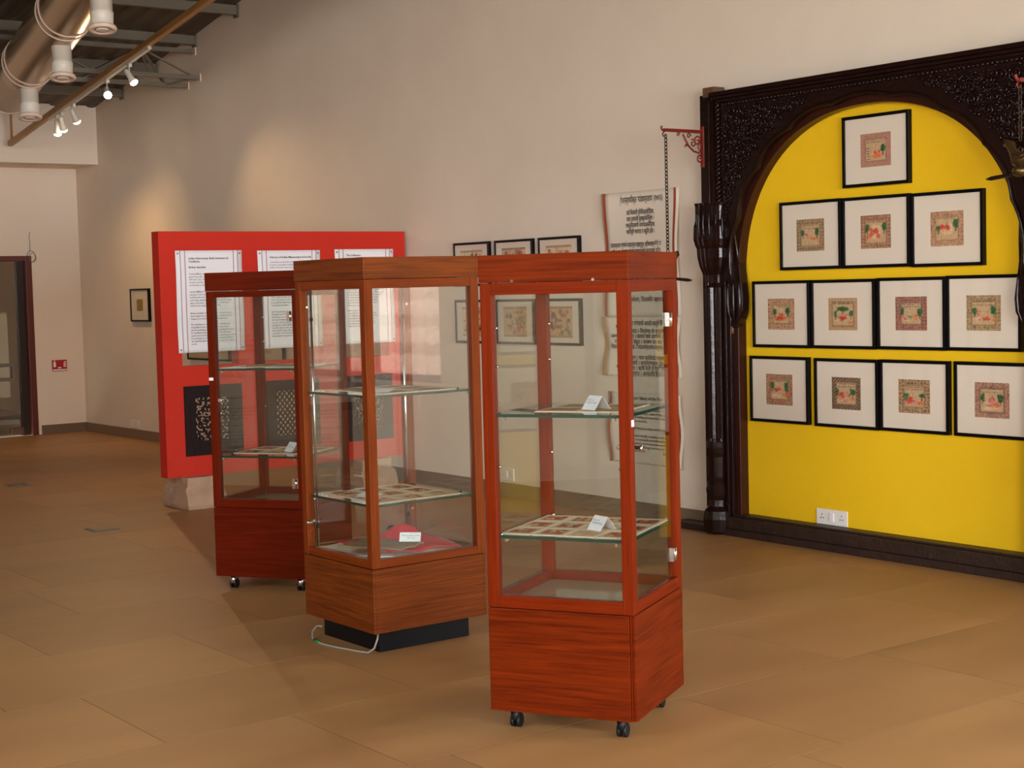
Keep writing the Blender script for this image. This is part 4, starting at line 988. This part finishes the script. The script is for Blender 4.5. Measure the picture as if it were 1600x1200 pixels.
c1 = centre(14.1689, -3.5613, a1, W1); c2 = centre(12.4158, -3.561, a2, W2); c3 = centre(10.9267, -3.061, a3, W3)
cab1 = cabinet(1, 'display_cabinet', c1[0], c1[1], a1-PI/2, W1, 1.745, 1.644, .460, .075, .504, 1.601, (1.168, .723), 'orange-red wooden glass display cabinet nearest the viewer, on black casters', 'casters', 1, 1.048)
cab2 = cabinet(2, 'display_cabinet', c2[0], c2[1], a2-PI/2, W2, 1.776, 1.678, .393, .100, .430, 1.638, (1.163, .674), 'brown wooden glass display cabinet on a black plinth, middle of the three', 'plinth', 0, .547)
cab3 = cabinet(3, 'display_cabinet', c3[0], c3[1], a3-PI/2, W3, 1.7467, 1.645, .459, .0758, .505, 1.611, (1.222, .742), 'dark red wooden glass display cabinet on chrome casters, farthest of the three', 'casters', 0, 1.051)
# small extras on the cabinets
h1 = W1/2
MB().box(h1+.0005, h1+.002, -h1+.010, -h1+.034, 1.128, 1.152).build('sticker', M['card'], cab1)
for (u, z, nm) in ((-.126+h1, 1.648, 'cap_screw'), (-.437+h1, 1.650, 'cap_screw')): MB().cyl((u, -h1-.001, z), (u, -h1-.006, z), .006, 10).build(nm, M['chrome'] if u > 0 else M['rawwood'], cab1)
MB().box(-W3/2+.002, -W3/2+.028, -W3/2-.002, -W3/2-.0005, 1.158, 1.174).build('sticker', M['card'], cab3)
h2 = W2/2
for (x, y) in ((-h2+.055, -h2+.05), (-h2+.055, h2-.055)):
    MB().cyl((x, y, .43), (x, y, 1.635), .006, 10).build('light_tube', M['chrome'], cab2, label='thin bright chrome vertical tube inside the corner')
    for z in (1.50, .52): MB().cyl((x, y, z-.008), (x, y, z+.008), .009, 10).build('tube_clip', M['rubber'], cab2)
MB().cyl((-h2+.016, .17, .455), (-h2+.034, .17, .455), .02, 16).build('lock', M['black'], cab2, label='round black lock at the back')
cbw = Matrix.Translation((c2[0], c2[1], 0)) @ Matrix.Rotation(a2-PI/2, 4, 'Z')
cb = MB().tube([(.262, -.262, .096), (.275, -.275, .07), (.27, -.29, .03), (.235, -.30, .006), (.17, -.32, .005), (.10, -.335, .005), (.03, -.352, .005), (-.05, -.365, .005), (-.12, -.362, .006), (-.18, -.35, .012), (-.225, -.325, .03), (-.25, -.29, .045), (-.252, -.27, .045), (-.245, -.258, .04)], .0045, 8)
co = cb.build('power_cable', M['whitewire'], None); co.matrix_world = cbw; tagp(co, 'loose white cable looping on the floor before the black plinth', 'cable')
MB().tube([(-.10, -.364, .006), (-.125, -.362, .007), (-.15, -.357, .009)], .008, 8).build('tape_wrap', M['green'], co, label='green tape wrapped round the cable')

# ---- things on the shelves
ORD = ['first', 'second', 'third', 'fourth', 'fifth']
def sheet_art(seed, kind_):
    g_ = np.random.RandomState(seed); a = np.ones((14, 20, 3))*np.array([.86, .76, .62])
    if kind_ == 'beige': a[:] = np.array([.78, .66, .5]); rec(a, .1, .9, .18, .85, np.array([.70, .54, .38]))
    else:
        rec(a, .12, .88, .18, .84, np.array([.66, .38, .28]) if seed % 3 else np.array([.80, .64, .5]))
        for _ in range(7): ell(a, g_.uniform(.2, .8), g_.uniform(.25, .75), g_.uniform(.04, .12), g_.uniform(.06, .16), (REDC*.85, DK, TAN, CRM)[g_.randint(4)])
    for r_ in range(2, 12, 2):
        if kind_ == 'beige': a[r_, 3:17] *= .82
    return a + g_.normal(0, .02, (14, 20, 1))
def sheets(cab, c, rz, z, nx, ny, W, D_, kind_, where, seed, x_off=0, y_off=0, gap=.006):
    sw, sd = W/nx, D_/ny
    for j in range(ny):
        for i in range(nx):
            lx, ly = -W/2+(i+.5)*sw+x_off, -D_/2+(j+.5)*sd+y_off
            mw = Matrix.Translation((c[0], c[1], z)) @ Matrix.Rotation(rz, 4, 'Z') @ Matrix.Translation((lx, ly, .0))
            q = MB().box(-sw/2+gap/2, sw/2-gap/2, -sd/2+gap/2, sd/2-gap/2, 0.0004, .0024)
            o = q.build('manuscript_sheet', M['paper2']); o.matrix_world = mw @ Matrix.Rotation(R(rnd.uniform(-1.5, 1.5)), 4, 'Z')
            tagp(o, '%s sheet %s, %s row, %s from left' % ({'beige': 'beige manuscript', 'red': 'cream and red painted'}[kind_], where, ORD[j], ORD[i]), 'sheet', 'sheets ' + where)
            raster('painting', sheet_art(seed+i*7+j*3, kind_), sw-gap-.012, sd-gap-.012, o, (0, 0, .0029), (0, 0, 0))
def tent(c, rz, lx, ly, z, yaw, label, flat=False):
    mw = Matrix.Translation((c[0], c[1], z)) @ Matrix.Rotation(rz, 4, 'Z') @ Matrix.Translation((lx, ly, 0)) @ Matrix.Rotation(yaw, 4, 'Z')
    q = MB(); a = .038; hh = .05
    q.add([(-.04, -a, 0), (.04, -a, 0), (.04, 0, hh), (-.04, 0, hh), (-.04, a, 0), (.04, a, 0)], [(0, 1, 2, 3), (3, 2, 5, 4)])
    o = q.build('tent_card', M['card']); o.matrix_world = mw; s = o.modifiers.new('s', 'SOLIDIFY'); s.thickness = .0008
    tagp(o, label, 'label card', 'white tent cards in the cabinets')
    ang = math.atan2(hh, a)
    text('Folio 12\nPandav Pratap', .011, o, (-.03, -a*.30, hh*.78), (ang, 0, 0), M['ink2'])
    return o
def reflection_card(c, rz, lx, ly, z, yaw, label):  # flat white card laid in place of a bright reflection on the shelf
    mw = Matrix.Translation((c[0], c[1], z)) @ Matrix.Rotation(rz, 4, 'Z') @ Matrix.Translation((lx, ly, 0)) @ Matrix.Rotation(yaw, 4, 'Z')
    q = MB(); q.add([(-.055, -.035, 0), (.055, -.035, 0), (.055, .035, .012), (-.055, .035, .012)], [(0, 1, 2, 3)])
    o = q.build('label_or_reflection_card', M['card']); o.matrix_world = mw; s = o.modifiers.new('s', 'SOLIDIFY'); s.thickness = .0008; s.offset = 1
    tagp(o, label.replace('tent card', 'card standing for a bright reflection'), 'label card', 'white tent cards in the cabinets'); return o
rz1, rz2, rz3 = a1-PI/2, a2-PI/2, a3-PI/2
sheets(cab1, c1, rz1, .723, 4, 3, .50, .47, 'red', 'on lower shelf of nearest cabinet', 1)
tent(c1, rz1, .085, -.06, .726, R(-32), 'white tent card on the lower shelf of the nearest cabinet')
sheets(cab1, c1, rz1, 1.168, 2, 2, .34, .34, 'beige', 'on upper shelf of nearest cabinet', 5, .03, .02)
tent(c1, rz1, .07, -.05, 1.171, R(-32), 'white tent card on the upper shelf of the nearest cabinet')
sheets(cab2, c2, rz2, .674, 3, 3, .50, .46, 'red', 'on lower shelf of middle cabinet', 40, 0, 0)
reflection_card(c2, rz2, .02, -.14, .677, R(30), 'white tent card on the lower shelf of the middle cabinet')
sheets(cab2, c2, rz2, 1.163, 3, 2, .48, .40, 'beige', 'on upper shelf of middle cabinet', 60, 0, .02)
reflection_card(c2, rz2, .12, -.12, 1.166, R(30), 'white tent card on the upper shelf of the middle cabinet')
sheets(cab3, c3, rz3, .742, 3, 2, .46, .36, 'red', 'on lower shelf of farthest cabinet', 80, 0, .03)
tent(c3, rz3, .085, -.02, .745, R(-30), 'white tent card on the lower shelf of the farthest cabinet')
sheets(cab3, c3, rz3, 1.222, 2, 2, .40, .34, 'beige', 'on upper shelf of farthest cabinet', 90, 0, .03)
# cloth bundle on the floor of the middle cabinet
def cloth(name, m_, hx, hy, z, amp, seed, label, rot=0, thick=.004, ctr=(0, 0), peak=None, corner=0):
    g_ = np.random.RandomState(seed); N = 30; ph = g_.uniform(0, 6, 6); vs = []
    for j in range(N+1):
        for i in range(N+1):
            u, v = i/N*2-1, j/N*2-1
            x = hx*u*(1+.03*math.sin(5*v+ph[0])); y = hy*v*(1+.03*math.sin(4*u+ph[1]))
            hgt = amp*(.5+.5*math.sin(3.1*u+ph[2]+1.5*v))*(.4+.6*abs(v)) + amp*.5*(.5+.5*math.sin(6*v+ph[3]-u*2))
            if peak:
                hgt += peak[2]*math.exp(-(((x-peak[0])**2+(y-peak[1])**2)/peak[3]**2))
            x2 = x*math.cos(rot)-y*math.sin(rot)+ctr[0]; y2 = x*math.sin(rot)+y*math.cos(rot)+ctr[1]
            lim = W2/2-.048; x2 = max(-lim, min(lim, x2)); y2 = max(-lim, min(lim, y2))
            vs.append((x2, y2, z+hgt))
    q = MB().add(vs, [(j*(N+1)+i, j*(N+1)+i+1, (j+1)*(N+1)+i+1, (j+1)*(N+1)+i) for j in range(N) for i in range(N)], smooth=True)
    o = q.build(name, m_); o.matrix_world = cbw; s = o.modifiers.new('s', 'SOLIDIFY'); s.thickness = thick; s.offset = 1
    tagp(o, label, 'cloth'); return o
cloth('cream_cloth', M['lining'], .262, .262, .402, .020, 1, 'cream cloth spread under the red cloth in the middle cabinet', peak=(-.2, .2, .03, .09))
cloth('red_cloth', M['redcloth'], .222, .19, .419, .016, 1, 'bright red cloth spread on the floor of the middle cabinet', rot=R(3), ctr=(-.02, .035), peak=(-.17, .15, .06, .08))
cloth('folded_brocade', M['brocade'], .17, .11, .447, .008, 5, 'olive-brown cloth folded on the red cloth in the middle cabinet', rot=R(28), ctr=(.03, -.09), thick=.008)
lc = MB().box(-.05, .05, -.001, .001, 0, .045)
lo = lc.build('label_or_reflection_card', M['card']); lo.matrix_world = cbw @ Matrix.Translation((.14, .0, .462)) @ Matrix.Rotation(R(44), 4, 'Z') @ Matrix.Rotation(R(-28), 4, 'X')
tagp(lo, 'white printed card leaning on the red cloth in the middle cabinet', 'label card')
text('Manuscript cover\n        No. 14', .012, lo, (-.04, -.0016, .036), (R(90), 0, 0), M['ink2'])

# corner of something red at the lower right edge of the view
rs = empty('red_stool', (16.19, -3.87, 0), 0, 'low round red stool just entering the lower right corner', 'stool')
MB().lathe([(.14, .415), (.168, .42), (.172, .435), (.168, .448), (.15, .452)], 32).build('seat', M['redpipe'], rs)
for k in range(4):
    a = PI/4+k*PI/2; MB().tube([(.16*math.cos(a), .16*math.sin(a), 0), (.12*math.cos(a), .12*math.sin(a), .418)], .013, 10).build('leg', M['iron'], rs)
MB().tube([(.145*math.cos(2*PI*i/24), .145*math.sin(2*PI*i/24), .15) for i in range(24)], .007, 6, closed=True).build('foot_ring', M['iron'], rs)
